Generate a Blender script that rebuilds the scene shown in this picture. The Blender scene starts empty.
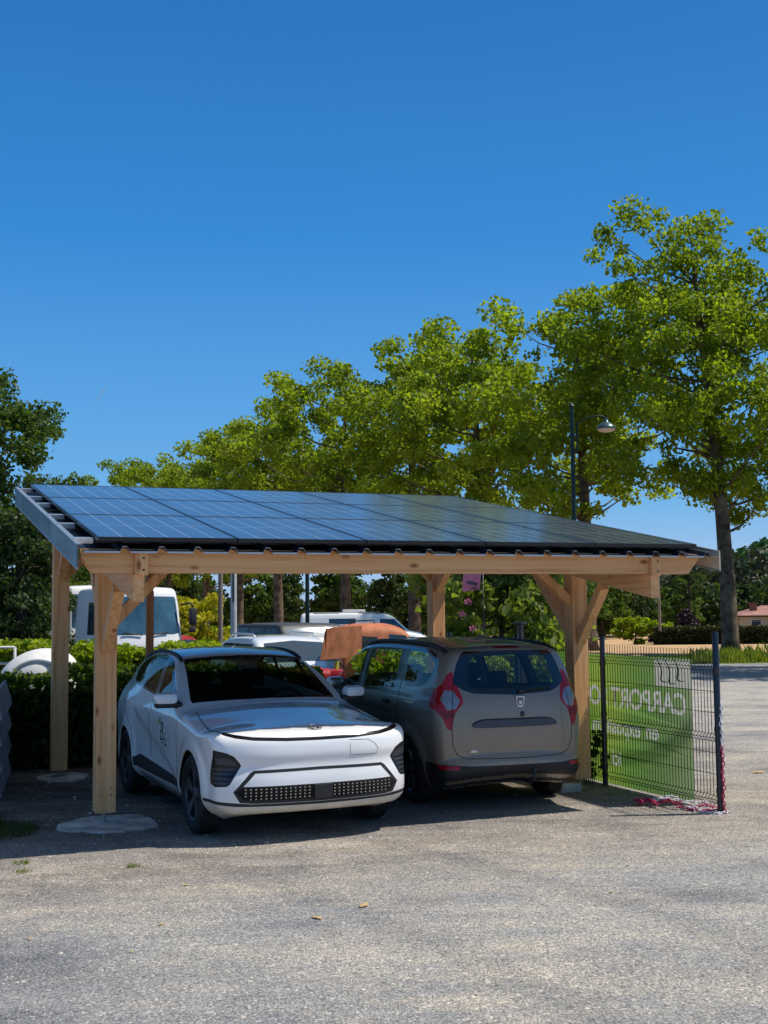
import bpy, bmesh, math, random
import numpy as np
from mathutils import Vector, Matrix
from mathutils.bvhtree import BVHTree

random.seed(7)
S = bpy.context.scene
COL = S.collection
PI = math.pi
R = math.radians

# ------------------------------------------------------------------ materials
def newmat(name):
    m = bpy.data.materials.new(name); m.use_nodes = True
    nt = m.node_tree
    return m, nt, nt.nodes, nt.links, nt.nodes['Principled BSDF']

def setp(b, col=None, rough=None, metal=None, spec=None, coat=None, coatr=None):
    if col is not None: b.inputs['Base Color'].default_value = (*col, 1)
    if rough is not None: b.inputs['Roughness'].default_value = rough
    if metal is not None: b.inputs['Metallic'].default_value = metal
    if spec is not None: b.inputs['Specular IOR Level'].default_value = spec
    if coat is not None: b.inputs['Coat Weight'].default_value = coat
    if coatr is not None: b.inputs['Coat Roughness'].default_value = coatr

def ramp(n, stops):
    r = n.new('ShaderNodeValToRGB')
    e = r.color_ramp.elements
    while len(e) < len(stops): e.new(.5)
    for el, (p, c) in zip(e, stops):
        el.position = p; el.color = (*c, 1) if len(c) == 3 else c
    return r

def noise(n, l, scale, vec=None, detail=4, rough=.55):
    t = n.new('ShaderNodeTexNoise'); t.inputs['Scale'].default_value = scale
    t.inputs['Detail'].default_value = detail; t.inputs['Roughness'].default_value = rough
    if vec is not None: l.new(vec, t.inputs['Vector'])
    return t

def plain(name, col, rough=.5, metal=0, spec=.5, coat=0, var=.12, vscale=6, bump=0):
    m, nt, n, l, b = newmat(name)
    setp(b, col, rough, metal, spec, coat, .05)
    tc = n.new('ShaderNodeTexCoord')
    t = noise(n, l, vscale, tc.outputs['Object'], 6)
    lo = tuple(c * (1 - var) for c in col); hi = tuple(min(1, c * (1 + var)) for c in col)
    r = ramp(n, [(.3, lo), (.7, hi)])
    l.new(t.outputs['Fac'], r.inputs['Fac']); l.new(r.outputs['Color'], b.inputs['Base Color'])
    if bump:
        t2 = noise(n, l, vscale * 8, tc.outputs['Object'], 4)
        bp = n.new('ShaderNodeBump'); bp.inputs['Strength'].default_value = bump; bp.inputs['Distance'].default_value = .01
        l.new(t2.outputs['Fac'], bp.inputs['Height']); l.new(bp.outputs['Normal'], b.inputs['Normal'])
    return m

def wood(name, axis, tint=(1, 1, 1)):
    m, nt, n, l, b = newmat(name)
    tc = n.new('ShaderNodeTexCoord')
    mp = n.new('ShaderNodeMapping')
    sc = [30, 30, 30]; sc[axis] = .9
    mp.inputs['Scale'].default_value = sc
    l.new(tc.outputs['Object'], mp.inputs['Vector'])
    g = noise(n, l, 1.0, mp.outputs['Vector'], 6, .6)
    mp2 = n.new('ShaderNodeMapping'); s2 = [7, 7, 7]; s2[axis] = .5
    mp2.inputs['Scale'].default_value = s2; l.new(tc.outputs['Object'], mp2.inputs['Vector'])
    g2 = noise(n, l, 1.0, mp2.outputs['Vector'], 3)
    T = lambda c: tuple(a * t for a, t in zip(c, tint))
    r = ramp(n, [(.30, T((.62, .285, .105))), (.48, T((.83, .435, .19))), (.72, T((.89, .51, .25)))])
    l.new(g.outputs['Fac'], r.inputs['Fac'])
    mx = n.new('ShaderNodeMixRGB'); mx.blend_type = 'MULTIPLY'; mx.inputs['Fac'].default_value = .55
    r2 = ramp(n, [(.35, (.78, .72, .64)), (.65, (1, 1, 1))])
    l.new(g2.outputs['Fac'], r2.inputs['Fac'])
    l.new(r.outputs['Color'], mx.inputs['Color1']); l.new(r2.outputs['Color'], mx.inputs['Color2'])
    # knots
    mp3 = n.new('ShaderNodeMapping'); s3 = [5.5, 5.5, 5.5]; s3[axis] = 2.6
    mp3.inputs['Scale'].default_value = s3; l.new(tc.outputs['Object'], mp3.inputs['Vector'])
    v = n.new('ShaderNodeTexVoronoi'); v.inputs['Scale'].default_value = 1.0; v.inputs['Randomness'].default_value = 1
    l.new(mp3.outputs['Vector'], v.inputs['Vector'])
    r3 = ramp(n, [(.05, (.22, .12, .06)), (.09, (.55, .42, .32)), (.16, (1, 1, 1))])
    l.new(v.outputs['Distance'], r3.inputs['Fac'])
    mx2 = n.new('ShaderNodeMixRGB'); mx2.blend_type = 'MULTIPLY'; mx2.inputs['Fac'].default_value = .85
    l.new(mx.outputs['Color'], mx2.inputs['Color1']); l.new(r3.outputs['Color'], mx2.inputs['Color2'])
    l.new(mx2.outputs['Color'], b.inputs['Base Color'])
    setp(b, rough=.62, spec=.3)
    bp = n.new('ShaderNodeBump'); bp.inputs['Strength'].default_value = .15; bp.inputs['Distance'].default_value = .004
    l.new(g.outputs['Fac'], bp.inputs['Height']); l.new(bp.outputs['Normal'], b.inputs['Normal'])
    return m

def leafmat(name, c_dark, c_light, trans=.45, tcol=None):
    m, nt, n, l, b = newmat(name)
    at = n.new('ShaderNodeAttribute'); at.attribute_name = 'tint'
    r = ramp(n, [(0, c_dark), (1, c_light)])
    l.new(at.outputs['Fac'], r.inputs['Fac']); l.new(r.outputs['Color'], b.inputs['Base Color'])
    setp(b, rough=.5, spec=.25)
    tr = n.new('ShaderNodeBsdfTranslucent')
    k = n.new('ShaderNodeMixRGB'); k.blend_type = 'MULTIPLY'; k.inputs['Fac'].default_value = 1
    k.inputs['Color2'].default_value = (*(tcol or (1.9, 2.0, .7)), 1)
    l.new(r.outputs['Color'], k.inputs['Color1']); l.new(k.outputs['Color'], tr.inputs['Color'])
    mix = n.new('ShaderNodeMixShader'); mix.inputs['Fac'].default_value = trans
    l.new(b.outputs[0], mix.inputs[1]); l.new(tr.outputs[0], mix.inputs[2])
    l.new(mix.outputs[0], n['Material Output'].inputs['Surface'])
    return m

def glassmat(name, tint, ior=1.5, rough=.0):
    m, nt, n, l, b = newmat(name)
    tr = n.new('ShaderNodeBsdfTransparent'); tr.inputs['Color'].default_value = (*tint, 1)
    gl = n.new('ShaderNodeBsdfGlossy'); gl.inputs['Roughness'].default_value = rough + .015
    # two-sided Schlick reflectance, the same from inside the car as from outside
    ge = n.new('ShaderNodeNewGeometry'); dt = n.new('ShaderNodeVectorMath'); dt.operation = 'DOT_PRODUCT'
    l.new(ge.outputs['Normal'], dt.inputs[0]); l.new(ge.outputs['Incoming'], dt.inputs[1])
    ab = n.new('ShaderNodeMath'); ab.operation = 'ABSOLUTE'; l.new(dt.outputs['Value'], ab.inputs[0])
    on = n.new('ShaderNodeMath'); on.operation = 'SUBTRACT'; on.inputs[0].default_value = 1; l.new(ab.outputs[0], on.inputs[1])
    pw = n.new('ShaderNodeMath'); pw.operation = 'POWER'; pw.inputs[1].default_value = 5; l.new(on.outputs[0], pw.inputs[0])
    fr = n.new('ShaderNodeMath'); fr.operation = 'MULTIPLY_ADD'; fr.inputs[1].default_value = .93; fr.inputs[2].default_value = .055; l.new(pw.outputs[0], fr.inputs[0])
    mix = n.new('ShaderNodeMixShader')
    l.new(fr.outputs[0], mix.inputs[0]); l.new(tr.outputs[0], mix.inputs[1]); l.new(gl.outputs[0], mix.inputs[2])
    l.new(mix.outputs[0], n['Material Output'].inputs['Surface'])
    return m

def carpaint(name, col, metal=0, rough=.35, coat=1, dust=None, dustamt=.35):
    m, nt, n, l, b = newmat(name)
    setp(b, col, rough, metal, .5, coat, .04)
    tc = n.new('ShaderNodeTexCoord')
    t = noise(n, l, 5, tc.outputs['Object'], 8, .65)
    sep = n.new('ShaderNodeSeparateXYZ'); l.new(tc.outputs['Object'], sep.inputs[0])
    mr = n.new('ShaderNodeMapRange'); mr.inputs['From Min'].default_value = .95; mr.inputs['From Max'].default_value = .2
    l.new(sep.outputs['Z'], mr.inputs['Value'])
    mu = n.new('ShaderNodeMath'); mu.operation = 'MULTIPLY'
    l.new(t.outputs['Fac'], mu.inputs[0]); l.new(mr.outputs[0], mu.inputs[1])
    mu2 = n.new('ShaderNodeMath'); mu2.operation = 'MULTIPLY'; mu2.inputs[1].default_value = dustamt; mu2.use_clamp = True
    l.new(mu.outputs[0], mu2.inputs[0])
    mx = n.new('ShaderNodeMixRGB'); mx.inputs['Color1'].default_value = (*col, 1); mx.inputs['Color2'].default_value = (*(dust or (.30, .25, .19)), 1)
    l.new(mu2.outputs[0], mx.inputs['Fac']); l.new(mx.outputs['Color'], b.inputs['Base Color'])
    return m

M = {}
M['wood_x'] = wood('wood_x', 0); M['wood_y'] = wood('wood_y', 1); M['wood_z'] = wood('wood_z', 2)
M['white_paint'] = carpaint('white_paint', (.86, .855, .85), 0, .3, 1, (.42, .37, .30), .35)
M['taupe_paint'] = carpaint('taupe_paint', (.245, .207, .165), .15, .40, .6, (.36, .27, .17), .95)
M['black_gloss'] = plain('black_gloss', (.008, .008, .010), .12, 0, .5, .5, .1)
M['black_plastic'] = plain('black_plastic', (.022, .022, .024), .55, 0, .4, 0, .2)
M['dark_inner'] = plain('dark_inner', (.012, .012, .013), .8, 0, .2)
M['seat_fabric'] = plain('seat_fabric', (.02, .02, .022), .85, 0, .2)
M['tyre'] = plain('tyre', (.018, .018, .019), .75, 0, .3, 0, .3, 14, .2)
M['alloy_dark'] = plain('alloy_dark', (.05, .05, .055), .35, .7, .5)
M['alloy_grey'] = plain('alloy_grey', (.16, .16, .18), .35, .8, .5)
M['chrome'] = plain('chrome', (.7, .7, .72), .15, 1)
M['silver'] = plain('silver', (.55, .55, .57), .3, .8)
M['glass_clear'] = glassmat('glass_clear', (.74, .84, .82))
M['glass_dark'] = glassmat('glass_dark', (.50, .58, .56))
M['glass_privacy'] = glassmat('glass_privacy', (.42, .55, .50))
M['glass_far'] = plain('glass_far', (.03, .05, .07), .08, 0, .8, .5, .1)
M['glass_pale'] = plain('glass_pale', (.10, .15, .19), .08, 0, .8, .5, .15)
M['red_lens'] = plain('red_lens', (.36, .006, .014), .25, 0, .35, .15, .15)
M['red_dark'] = plain('red_dark', (.20, .006, .012), .3, 0, .35, .1, .15)
M['clear_lens'] = plain('clear_lens', (.26, .25, .26), .2, .3, .6, .6, .3, 40)
M['headlamp'] = plain('headlamp', (.010, .011, .015), .22, 0, .35, 0)
M['lens_grey'] = plain('lens_grey', (.055, .06, .075), .25, .2, .4, 0)
M['dirty_white'] = plain('dirty_white', (.62, .58, .50), .45, 0, .4, .2, .12)
M['handle_blue'] = plain('handle_blue', (.055, .065, .085), .45, .1, .4, .1)
M['yellow_dot'] = plain('yellow_dot', (.42, .38, .27), .4, .2)
M['sheet_metal'] = plain('sheet_metal', (.020, .024, .034), .5, .1, .4, 0, .15)
M['sheet_edge'] = plain('sheet_edge', (.34, .38, .43), .4, .6, .5)
M['fascia'] = plain('fascia', (.045, .115, .155), .5, .1, .4, .1, .5, 2.2)
M['fascia_inner'] = plain('fascia_inner', (.62, .52, .38), .6, 0, .3)  # beige stands in for light bounced off the ground onto the inner face
M['alu'] = plain('alu', (.72, .74, .77), .3, .75)
M['panel_frame'] = plain('panel_frame', (.020, .024, .032), .3, .4)
M['steel'] = plain('steel', (.35, .36, .38), .4, .8)
M['concrete'] = plain('concrete', (.47, .44, .40), .95, 0, .1, 0, .5, 4, .9)
M['post_black'] = plain('post_black', (.014, .017, .026), .35, .2, .5, .3, .15)
M['wire'] = plain('wire', (.010, .012, .018), .5, .1, .4)
M['white_truck'] = carpaint('white_truck', (.78, .78, .78), 0, .4, .5, None, .15)
M['red_car'] = carpaint('red_car', (.42, .02, .03), 0, .35, 1, None, .1)
M['grey_4x4'] = carpaint('grey_4x4', (.045, .048, .052), 0, .55, 0)
M['orange_faded'] = plain('orange_faded', (.50, .17, .08), .6, 0, .3, 0, .2, 4)
M['rust_panel'] = plain('rust_panel', (.44, .165, .075), .75, 0, .2, 0, .3, 5)
M['red_metal'] = plain('red_metal', (.40, .02, .035), .4, 0, .5, .3)
M['yellow_green'] = plain('yellow_green', (.45, .5, .05), .5)
M['plank'] = plain('plank', (.30, .31, .33), .7, 0, .3, 0, .3, 4, .3)
M['white_shell'] = plain('white_shell', (.70, .69, .66), .5, 0, .4, 0, .12)
M['bark_plane'] = plain('bark_plane', (.125, .092, .065), .9, 0, .2, 0, .75, 2.6, .9)
M['bark_dark'] = plain('bark_dark', (.07, .055, .042), .9, 0, .2, 0, .4, 3, .6)
M['lamp_green'] = plain('lamp_green', (.006, .026, .022), .5, .1, .3)
M['lamp_shade'] = plain('lamp_shade', (.05, .11, .11), .35, .4, .5)
M['lamp_glass'] = plain('lamp_glass', (.65, .45, .32), .3)
M['pole_grey'] = plain('pole_grey', (.45, .46, .45), .6, .1)
M['pole_wood'] = plain('pole_wood', (.20, .17, .14), .8)
M['roof_tile'] = plain('roof_tile', (.36, .19, .155), .85, 0, .2, 0, .25, 1.5)
M['house_wall'] = plain('house_wall', (.55, .46, .31), .85, 0, .2)
M['house_white'] = plain('house_white', (.7, .7, .7), .8)
M['brick_red'] = plain('brick_red', (.26, .10, .07), .85)
M['pink'] = plain('pink', (.80, .10, .26), .7)
M['pink_flower'] = plain('pink_flower', (.75, .22, .35), .7)
M['chain_red'] = plain('chain_red', (.50, .02, .09), .5)
M['chain_white'] = plain('chain_white', (.78, .76, .76), .4)
M['dry_leaf'] = plain('dry_leaf', (.45, .32, .14), .8)
M['teal'] = plain('teal', (.03, .25, .25), .4)
M['decal_green'] = plain('decal_green', (.08, .30, .05), .5)
M['decal_dark'] = plain('decal_dark', (.012, .05, .03), .5)
M['decal_grey'] = plain('decal_grey', (.28, .32, .36), .5)
M['decal_white'] = plain('decal_white', (.76, .77, .78), .35, 0, .5, .5, .02)
M['contrail'] = plain('contrail', (.8, .8, .8), 1, 0, 0)
def clothmat(name, col, tr_):
    m, nt, n, l, b = newmat(name); setp(b, col, .7, 0, .2)
    tc = n.new('ShaderNodeTexCoord'); t = noise(n, l, 9, tc.outputs['Object'], 3); r = ramp(n, [(.3, tuple(c * .85 for c in col)), (.7, col)])
    l.new(t.outputs['Fac'], r.inputs['Fac']); l.new(r.outputs['Color'], b.inputs['Base Color'])
    t = n.new('ShaderNodeBsdfTranslucent'); l.new(r.outputs['Color'], t.inputs['Color'])
    mix = n.new('ShaderNodeMixShader'); mix.inputs['Fac'].default_value = tr_
    l.new(b.outputs[0], mix.inputs[1]); l.new(t.outputs[0], mix.inputs[2]); l.new(mix.outputs[0], n['Material Output'].inputs['Surface'])
    return m
M['banner_text'] = clothmat('banner_text', (.72, .73, .66), .45)
M['pink_cloth'] = clothmat('pink_cloth', (.95, .30, .46), .5)
M['banner_white'] = clothmat('banner_white', (.64, .64, .56), .45)
M['banner_dark'] = plain('banner_dark', (.05, .12, .05), .8)
M['dark_mark'] = plain('dark_mark', (.10, .09, .12), .8)

M['leaf_plane'] = leafmat('leaf_plane', (.040, .080, .006), (.235, .295, .022), .50)
M['leaf_plane_far'] = leafmat('leaf_plane_far', (.046, .088, .008), (.25, .31, .026), .50)
M['leaf_dark'] = leafmat('leaf_dark', (.014, .030, .010), (.060, .095, .026), .3)
M['leaf_mid'] = leafmat('leaf_mid', (.024, .055, .012), (.095, .150, .028), .38)
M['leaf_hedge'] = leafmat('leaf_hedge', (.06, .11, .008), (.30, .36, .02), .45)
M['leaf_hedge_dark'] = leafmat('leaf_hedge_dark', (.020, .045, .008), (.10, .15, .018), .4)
M['leaf_hedge_brown'] = leafmat('leaf_hedge_brown', (.018, .024, .008), (.05, .055, .016), .25)
M['leaf_yellow'] = leafmat('leaf_yellow', (.20, .21, .010), (.55, .50, .02), .4, (1.3, 1.3, .6))
M['leaf_purple'] = leafmat('leaf_purple', (.022, .012, .022), (.055, .028, .045), .2, (1.2, .8, 1))
M['leaf_magnolia'] = leafmat('leaf_magnolia', (.03, .065, .012), (.20, .25, .05), .42)
M['grass'] = leafmat('grass', (.06, .10, .015), (.24, .27, .04), .4)
M['grass_shaded'] = leafmat('grass_shaded', (.03, .05, .012), (.08, .10, .02), .3)  # shade put into the colour: a darker copy of the grass greens
M['hill_leaf'] = leafmat('hill_leaf', (.018, .055, .022), (.040, .095, .035), .2)
M['hill_pine'] = leafmat('hill_pine', (.018, .030, .016), (.040, .050, .024), .2)

def panelmat():
    m, nt, n, l, b = newmat('solar_cells')
    tc = n.new('ShaderNodeTexCoord')
    sep = n.new('ShaderNodeSeparateXYZ'); l.new(tc.outputs['UV'], sep.inputs[0])
    def lines(out, count, width):
        mu = n.new('ShaderNodeMath'); mu.operation = 'MULTIPLY'; mu.inputs[1].default_value = count; l.new(out, mu.inputs[0])
        fr = n.new('ShaderNodeMath'); fr.operation = 'FRACT'; l.new(mu.outputs[0], fr.inputs[0])
        sb = n.new('ShaderNodeMath'); sb.operation = 'SUBTRACT'; sb.inputs[1].default_value = .5; l.new(fr.outputs[0], sb.inputs[0])
        ab = n.new('ShaderNodeMath'); ab.operation = 'ABSOLUTE'; l.new(sb.outputs[0], ab.inputs[0])
        gt = n.new('ShaderNodeMath'); gt.operation = 'GREATER_THAN'; gt.inputs[1].default_value = .5 - width; l.new(ab.outputs[0], gt.inputs[0])
        return gt.outputs[0]
    a = lines(sep.outputs['X'], 6, .016); c = lines(sep.outputs['Y'], 2, .005); d = lines(sep.outputs['Y'], 20, .03)
    e = lines(sep.outputs['X'], 60, .06)
    base = n.new('ShaderNodeMixRGB'); base.inputs['Color1'].default_value = (.050, .064, .090, 1); base.inputs['Color2'].default_value = (.085, .10, .13, 1)
    mxx = n.new('ShaderNodeMath'); mxx.operation = 'MAXIMUM'; l.new(d, mxx.inputs[0]); l.new(e, mxx.inputs[1])
    ml = n.new('ShaderNodeMath'); ml.operation = 'MULTIPLY'; ml.inputs[1].default_value = .5; l.new(mxx.outputs[0], ml.inputs[0])
    l.new(ml.outputs[0], base.inputs['Fac'])
    mx = n.new('ShaderNodeMath'); mx.operation = 'MAXIMUM'; l.new(a, mx.inputs[0]); l.new(c, mx.inputs[1])
    top = n.new('ShaderNodeMixRGB'); top.inputs['Color2'].default_value = (.42, .45, .50, 1)
    l.new(mx.outputs[0], top.inputs['Fac']); l.new(base.outputs['Color'], top.inputs['Color1'])
    l.new(top.outputs['Color'], b.inputs['Base Color'])
    setp(b, rough=.14, spec=.34)
    return m
M['solar'] = panelmat()

def bannermat():
    m, nt, n, l, b = newmat('banner')
    tc = n.new('ShaderNodeTexCoord'); sep = n.new('ShaderNodeSeparateXYZ'); l.new(tc.outputs['UV'], sep.inputs[0])
    t = noise(n, l, 1.6, tc.outputs['UV'], 2)
    ad = n.new('ShaderNodeMath'); ad.operation = 'MULTIPLY_ADD'; ad.inputs[1].default_value = .5; l.new(t.outputs['Fac'], ad.inputs[0]); l.new(sep.outputs['X'], ad.inputs[2])
    r = ramp(n, [(.25, (.28, .37, .19)), (.42, (.19, .32, .11)), (.62, (.20, .38, .08)), (.82, (.36, .51, .08)), (1, (.19, .42, .05))])
    l.new(ad.outputs[0], r.inputs['Fac'])
    # darker swoosh arc
    sx = n.new('ShaderNodeMath'); sx.operation = 'SUBTRACT'; sx.inputs[1].default_value = .62; l.new(sep.outputs['X'], sx.inputs[0])
    sy = n.new('ShaderNodeMath'); sy.operation = 'SUBTRACT'; sy.inputs[1].default_value = .92; l.new(sep.outputs['Y'], sy.inputs[0])
    px = n.new('ShaderNodeMath'); px.operation = 'POWER'; px.inputs[1].default_value = 2; l.new(sx.outputs[0], px.inputs[0])
    py = n.new('ShaderNodeMath'); py.operation = 'POWER'; py.inputs[1].default_value = 2; l.new(sy.outputs[0], py.inputs[0])
    sm = n.new('ShaderNodeMath'); sm.operation = 'ADD'; l.new(px.outputs[0], sm.inputs[0]); l.new(py.outputs[0], sm.inputs[1])
    r2 = ramp(n, [(.44, (1, 1, 1)), (.50, (.55, .62, .6)), (.58, (.6, .66, .62)), (.64, (.95, .98, .9))])
    l.new(sm.outputs[0], r2.inputs['Fac'])
    mx = n.new('ShaderNodeMixRGB'); mx.blend_type = 'MULTIPLY'; mx.inputs['Fac'].default_value = 1
    l.new(r.outputs['Color'], mx.inputs['Color1']); l.new(r2.outputs['Color'], mx.inputs['Color2'])
    l.new(mx.outputs['Color'], b.inputs['Base Color'])
    setp(b, rough=.6, spec=.25)
    tr = n.new('ShaderNodeBsdfTranslucent'); l.new(mx.outputs['Color'], tr.inputs['Color'])
    mix = n.new('ShaderNodeMixShader'); mix.inputs['Fac'].default_value = .5
    l.new(b.outputs[0], mix.inputs[1]); l.new(tr.outputs[0], mix.inputs[2])
    l.new(mix.outputs[0], n['Material Output'].inputs['Surface'])
    return m
M['banner'] = bannermat()

def groundmat():
    m, nt, n, l, b = newmat('gravel_asphalt')
    tc = n.new('ShaderNodeTexCoord'); P = tc.outputs['Object']
    def math_(op, a, c=None, v=None, clamp=False):
        q = n.new('ShaderNodeMath'); q.operation = op; q.use_clamp = clamp
        l.new(a, q.inputs[0])
        if c is not None: l.new(c, q.inputs[1])
        if v is not None: q.inputs[1].default_value = v
        return q.outputs[0]
    def mul(c1, c2, f):
        q = n.new('ShaderNodeMixRGB'); q.blend_type = 'MULTIPLY'; q.inputs['Fac'].default_value = f
        l.new(c1, q.inputs['Color1']); l.new(c2, q.inputs['Color2']); return q.outputs['Color']
    mp = n.new('ShaderNodeMapping'); mp.inputs['Scale'].default_value = (.55, 1.25, 1); mp.inputs['Rotation'].default_value = (0, 0, R(-20)); l.new(P, mp.inputs['Vector'])
    big = noise(n, l, .42, mp.outputs['Vector'], 6, .62); mid = noise(n, l, 2.2, mp.outputs['Vector'], 7, .68); fine = noise(n, l, 42, P, 6, .8); finer = noise(n, l, 130, P, 3, .75)
    a = math_('ADD', math_('MULTIPLY', mid.outputs['Fac'], v=.5), math_('MULTIPLY', big.outputs['Fac'], v=.55))
    r1 = ramp(n, [(.38, (.36, .362, .37)), (.50, (.48, .475, .468)), (.58, (.57, .535, .49)), (.68, (.66, .605, .53))])
    l.new(a, r1.inputs['Fac'])
    sep = n.new('ShaderNodeSeparateXYZ'); l.new(P, sep.inputs[0])
    q = math_('ADD', math_('MULTIPLY', sep.outputs['X'], v=-.40), sep.outputs['Y'])
    wob = math_('ADD', q, math_('MULTIPLY', mid.outputs['Fac'], v=2.6))
    mr = n.new('ShaderNodeMapRange'); mr.inputs['From Min'].default_value = 0; mr.inputs['From Max'].default_value = 22; l.new(wob, mr.inputs['Value'])
    r2 = ramp(n, [(.42, (0, 0, 0)), (.50, (.8, .8, .8)), (.58, (.75, .75, .75)), (.68, (.4, .4, .4)), (.80, (.25, .25, .25))]); l.new(mr.outputs[0], r2.inputs['Fac'])
    r5 = ramp(n, [(.40, (.345, .30, .255)), (.62, (.54, .485, .425))]); l.new(mid.outputs['Fac'], r5.inputs['Fac'])
    mx = n.new('ShaderNodeMixRGB'); l.new(r5.outputs['Color'], mx.inputs['Color2']); l.new(r2.outputs['Color'], mx.inputs['Fac']); l.new(r1.outputs['Color'], mx.inputs['Color1'])
    # brown earth under and behind the carport, darkened in colour to deepen its shade
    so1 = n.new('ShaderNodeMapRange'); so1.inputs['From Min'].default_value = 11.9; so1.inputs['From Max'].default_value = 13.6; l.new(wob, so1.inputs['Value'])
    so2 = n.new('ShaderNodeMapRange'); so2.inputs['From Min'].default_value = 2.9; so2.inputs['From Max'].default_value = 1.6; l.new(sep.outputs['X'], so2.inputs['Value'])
    shade_soil = math_('MULTIPLY', so1.outputs[0], so2.outputs[0], None, True)
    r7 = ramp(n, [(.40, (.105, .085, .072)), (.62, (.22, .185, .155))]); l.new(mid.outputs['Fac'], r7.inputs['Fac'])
    mz = n.new('ShaderNodeMixRGB'); l.new(math_('MULTIPLY', shade_soil, v=.88), mz.inputs['Fac']); l.new(mx.outputs['Color'], mz.inputs['Color1']); l.new(r7.outputs['Color'], mz.inputs['Color2']); mx = mz
    v1 = n.new('ShaderNodeTexVoronoi'); v1.inputs['Scale'].default_value = 52; v1.inputs['Randomness'].default_value = 1; l.new(P, v1.inputs['Vector'])
    v2 = n.new('ShaderNodeTexVoronoi'); v2.inputs['Scale'].default_value = 105; l.new(P, v2.inputs['Vector'])
    s1 = n.new('ShaderNodeSeparateColor'); l.new(v1.outputs['Color'], s1.inputs[0]); s2 = n.new('ShaderNodeSeparateColor'); l.new(v2.outputs['Color'], s2.inputs[0])
    k1 = ramp(n, [(0, (.52, .53, .56)), (.35, (.82, .82, .83)), (.80, (1.02, 1.01, 1.0)), (.95, (1.18, 1.16, 1.12)), (1, (1.75, 1.68, 1.55))]); l.new(s1.outputs[0], k1.inputs['Fac'])
    k2 = ramp(n, [(0, (.36, .36, .38)), (.25, (.80, .80, .81)), (.6, (1.0, 1.0, .99)), (1, (1.6, 1.57, 1.5))]); l.new(s2.outputs[1], k2.inputs['Fac'])
    r3 = ramp(n, [(.30, (.48, .48, .50)), (.45, (.90, .90, .90)), (.58, (1.0, 1.0, 1.0)), (.70, (1.4, 1.37, 1.32))]); l.new(fine.outputs['Fac'], r3.inputs['Fac'])
    c = mul(mul(mul(mx.outputs['Color'], k1.outputs['Color'], .75), k2.outputs['Color'], .7), r3.outputs['Color'], .8)
    # darker tyre-worn and oily patches
    st = noise(n, l, .9, mp.outputs['Vector'], 4, .6); r6 = ramp(n, [(.30, (.60, .61, .65)), (.42, (.86, .87, .89)), (.54, (1.03, 1.02, 1.0)), (.66, (1.26, 1.20, 1.10))]); l.new(st.outputs['Fac'], r6.inputs['Fac'])
    c = mul(c, r6.outputs['Color'], .95)
    # faint tyre arcs worn into the surface
    for cx, cy, rad in ((-13.5, -1.0, 16.0), (-13.5, -1.0, 17.55), (16, -3, 15.4), (16, -3, 13.9)):
        vs_ = n.new('ShaderNodeVectorMath'); vs_.operation = 'SUBTRACT'; vs_.inputs[1].default_value = (cx, cy, 0); l.new(P, vs_.inputs[0])
        ln = n.new('ShaderNodeVectorMath'); ln.operation = 'LENGTH'; l.new(vs_.outputs[0], ln.inputs[0])
        dd = math_('ABSOLUTE', math_('SUBTRACT', math_('ADD', ln.outputs['Value'], math_('MULTIPLY', mid.outputs['Fac'], v=.35)), v=rad + .17))
        r8 = ramp(n, [(.0, (.80, .81, .83)), (.10, (.86, .87, .88)), (.22, (1, 1, 1))]); l.new(dd, r8.inputs['Fac'])
        c = mul(c, r8.outputs['Color'], .85)
    l.new(c, b.inputs['Base Color']); setp(b, rough=.95, spec=.15)
    hgt = math_('ADD', math_('ADD', fine.outputs['Fac'], math_('MULTIPLY', mid.outputs['Fac'], v=1.6)), math_('MULTIPLY', v1.outputs['Distance'], v=-.6))
    bp = n.new('ShaderNodeBump'); bp.inputs['Strength'].default_value = 1.0; bp.inputs['Distance'].default_value = .022
    l.new(hgt, bp.inputs['Height']); l.new(bp.outputs['Normal'], b.inputs['Normal'])
    return m
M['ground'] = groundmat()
M['stone'] = plain('stone', (.42, .38, .33), .9, 0, .2, 0, .45, 3)
M['road'] = plain('road', (.22, .22, .225), .9, 0, .2, 0, .2, 1.2, .3)
M['field'] = plain('field', (.50, .33, .18), .95, 0, .1, 0, .14, .4, .5)
M['verge'] = plain('verge', (.10, .13, .03), .95, 0, .1, 0, .3, 2)

# ------------------------------------------------------------------ object helpers
def tag(o, label=None, cat=None, group=None, kind=None):
    if label: o['label'] = label
    if cat: o['category'] = cat
    if group: o['group'] = group
    if kind: o['kind'] = kind
    return o

def empty(name, loc=(0, 0, 0), rz=0, label=None, cat=None, group=None):
    o = bpy.data.objects.new(name, None); COL.objects.link(o)
    o.empty_display_size = .3
    o.location = loc; o.rotation_euler = (0, 0, rz)
    return tag(o, label, cat, group)

def link(name, me, parent=None, loc=None, rz=None):
    o = bpy.data.objects.new(name, me); COL.objects.link(o)
    if parent is not None: o.parent = parent
    if loc is not None: o.location = loc
    if rz is not None: o.rotation_euler = (0, 0, rz)
    return o

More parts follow.
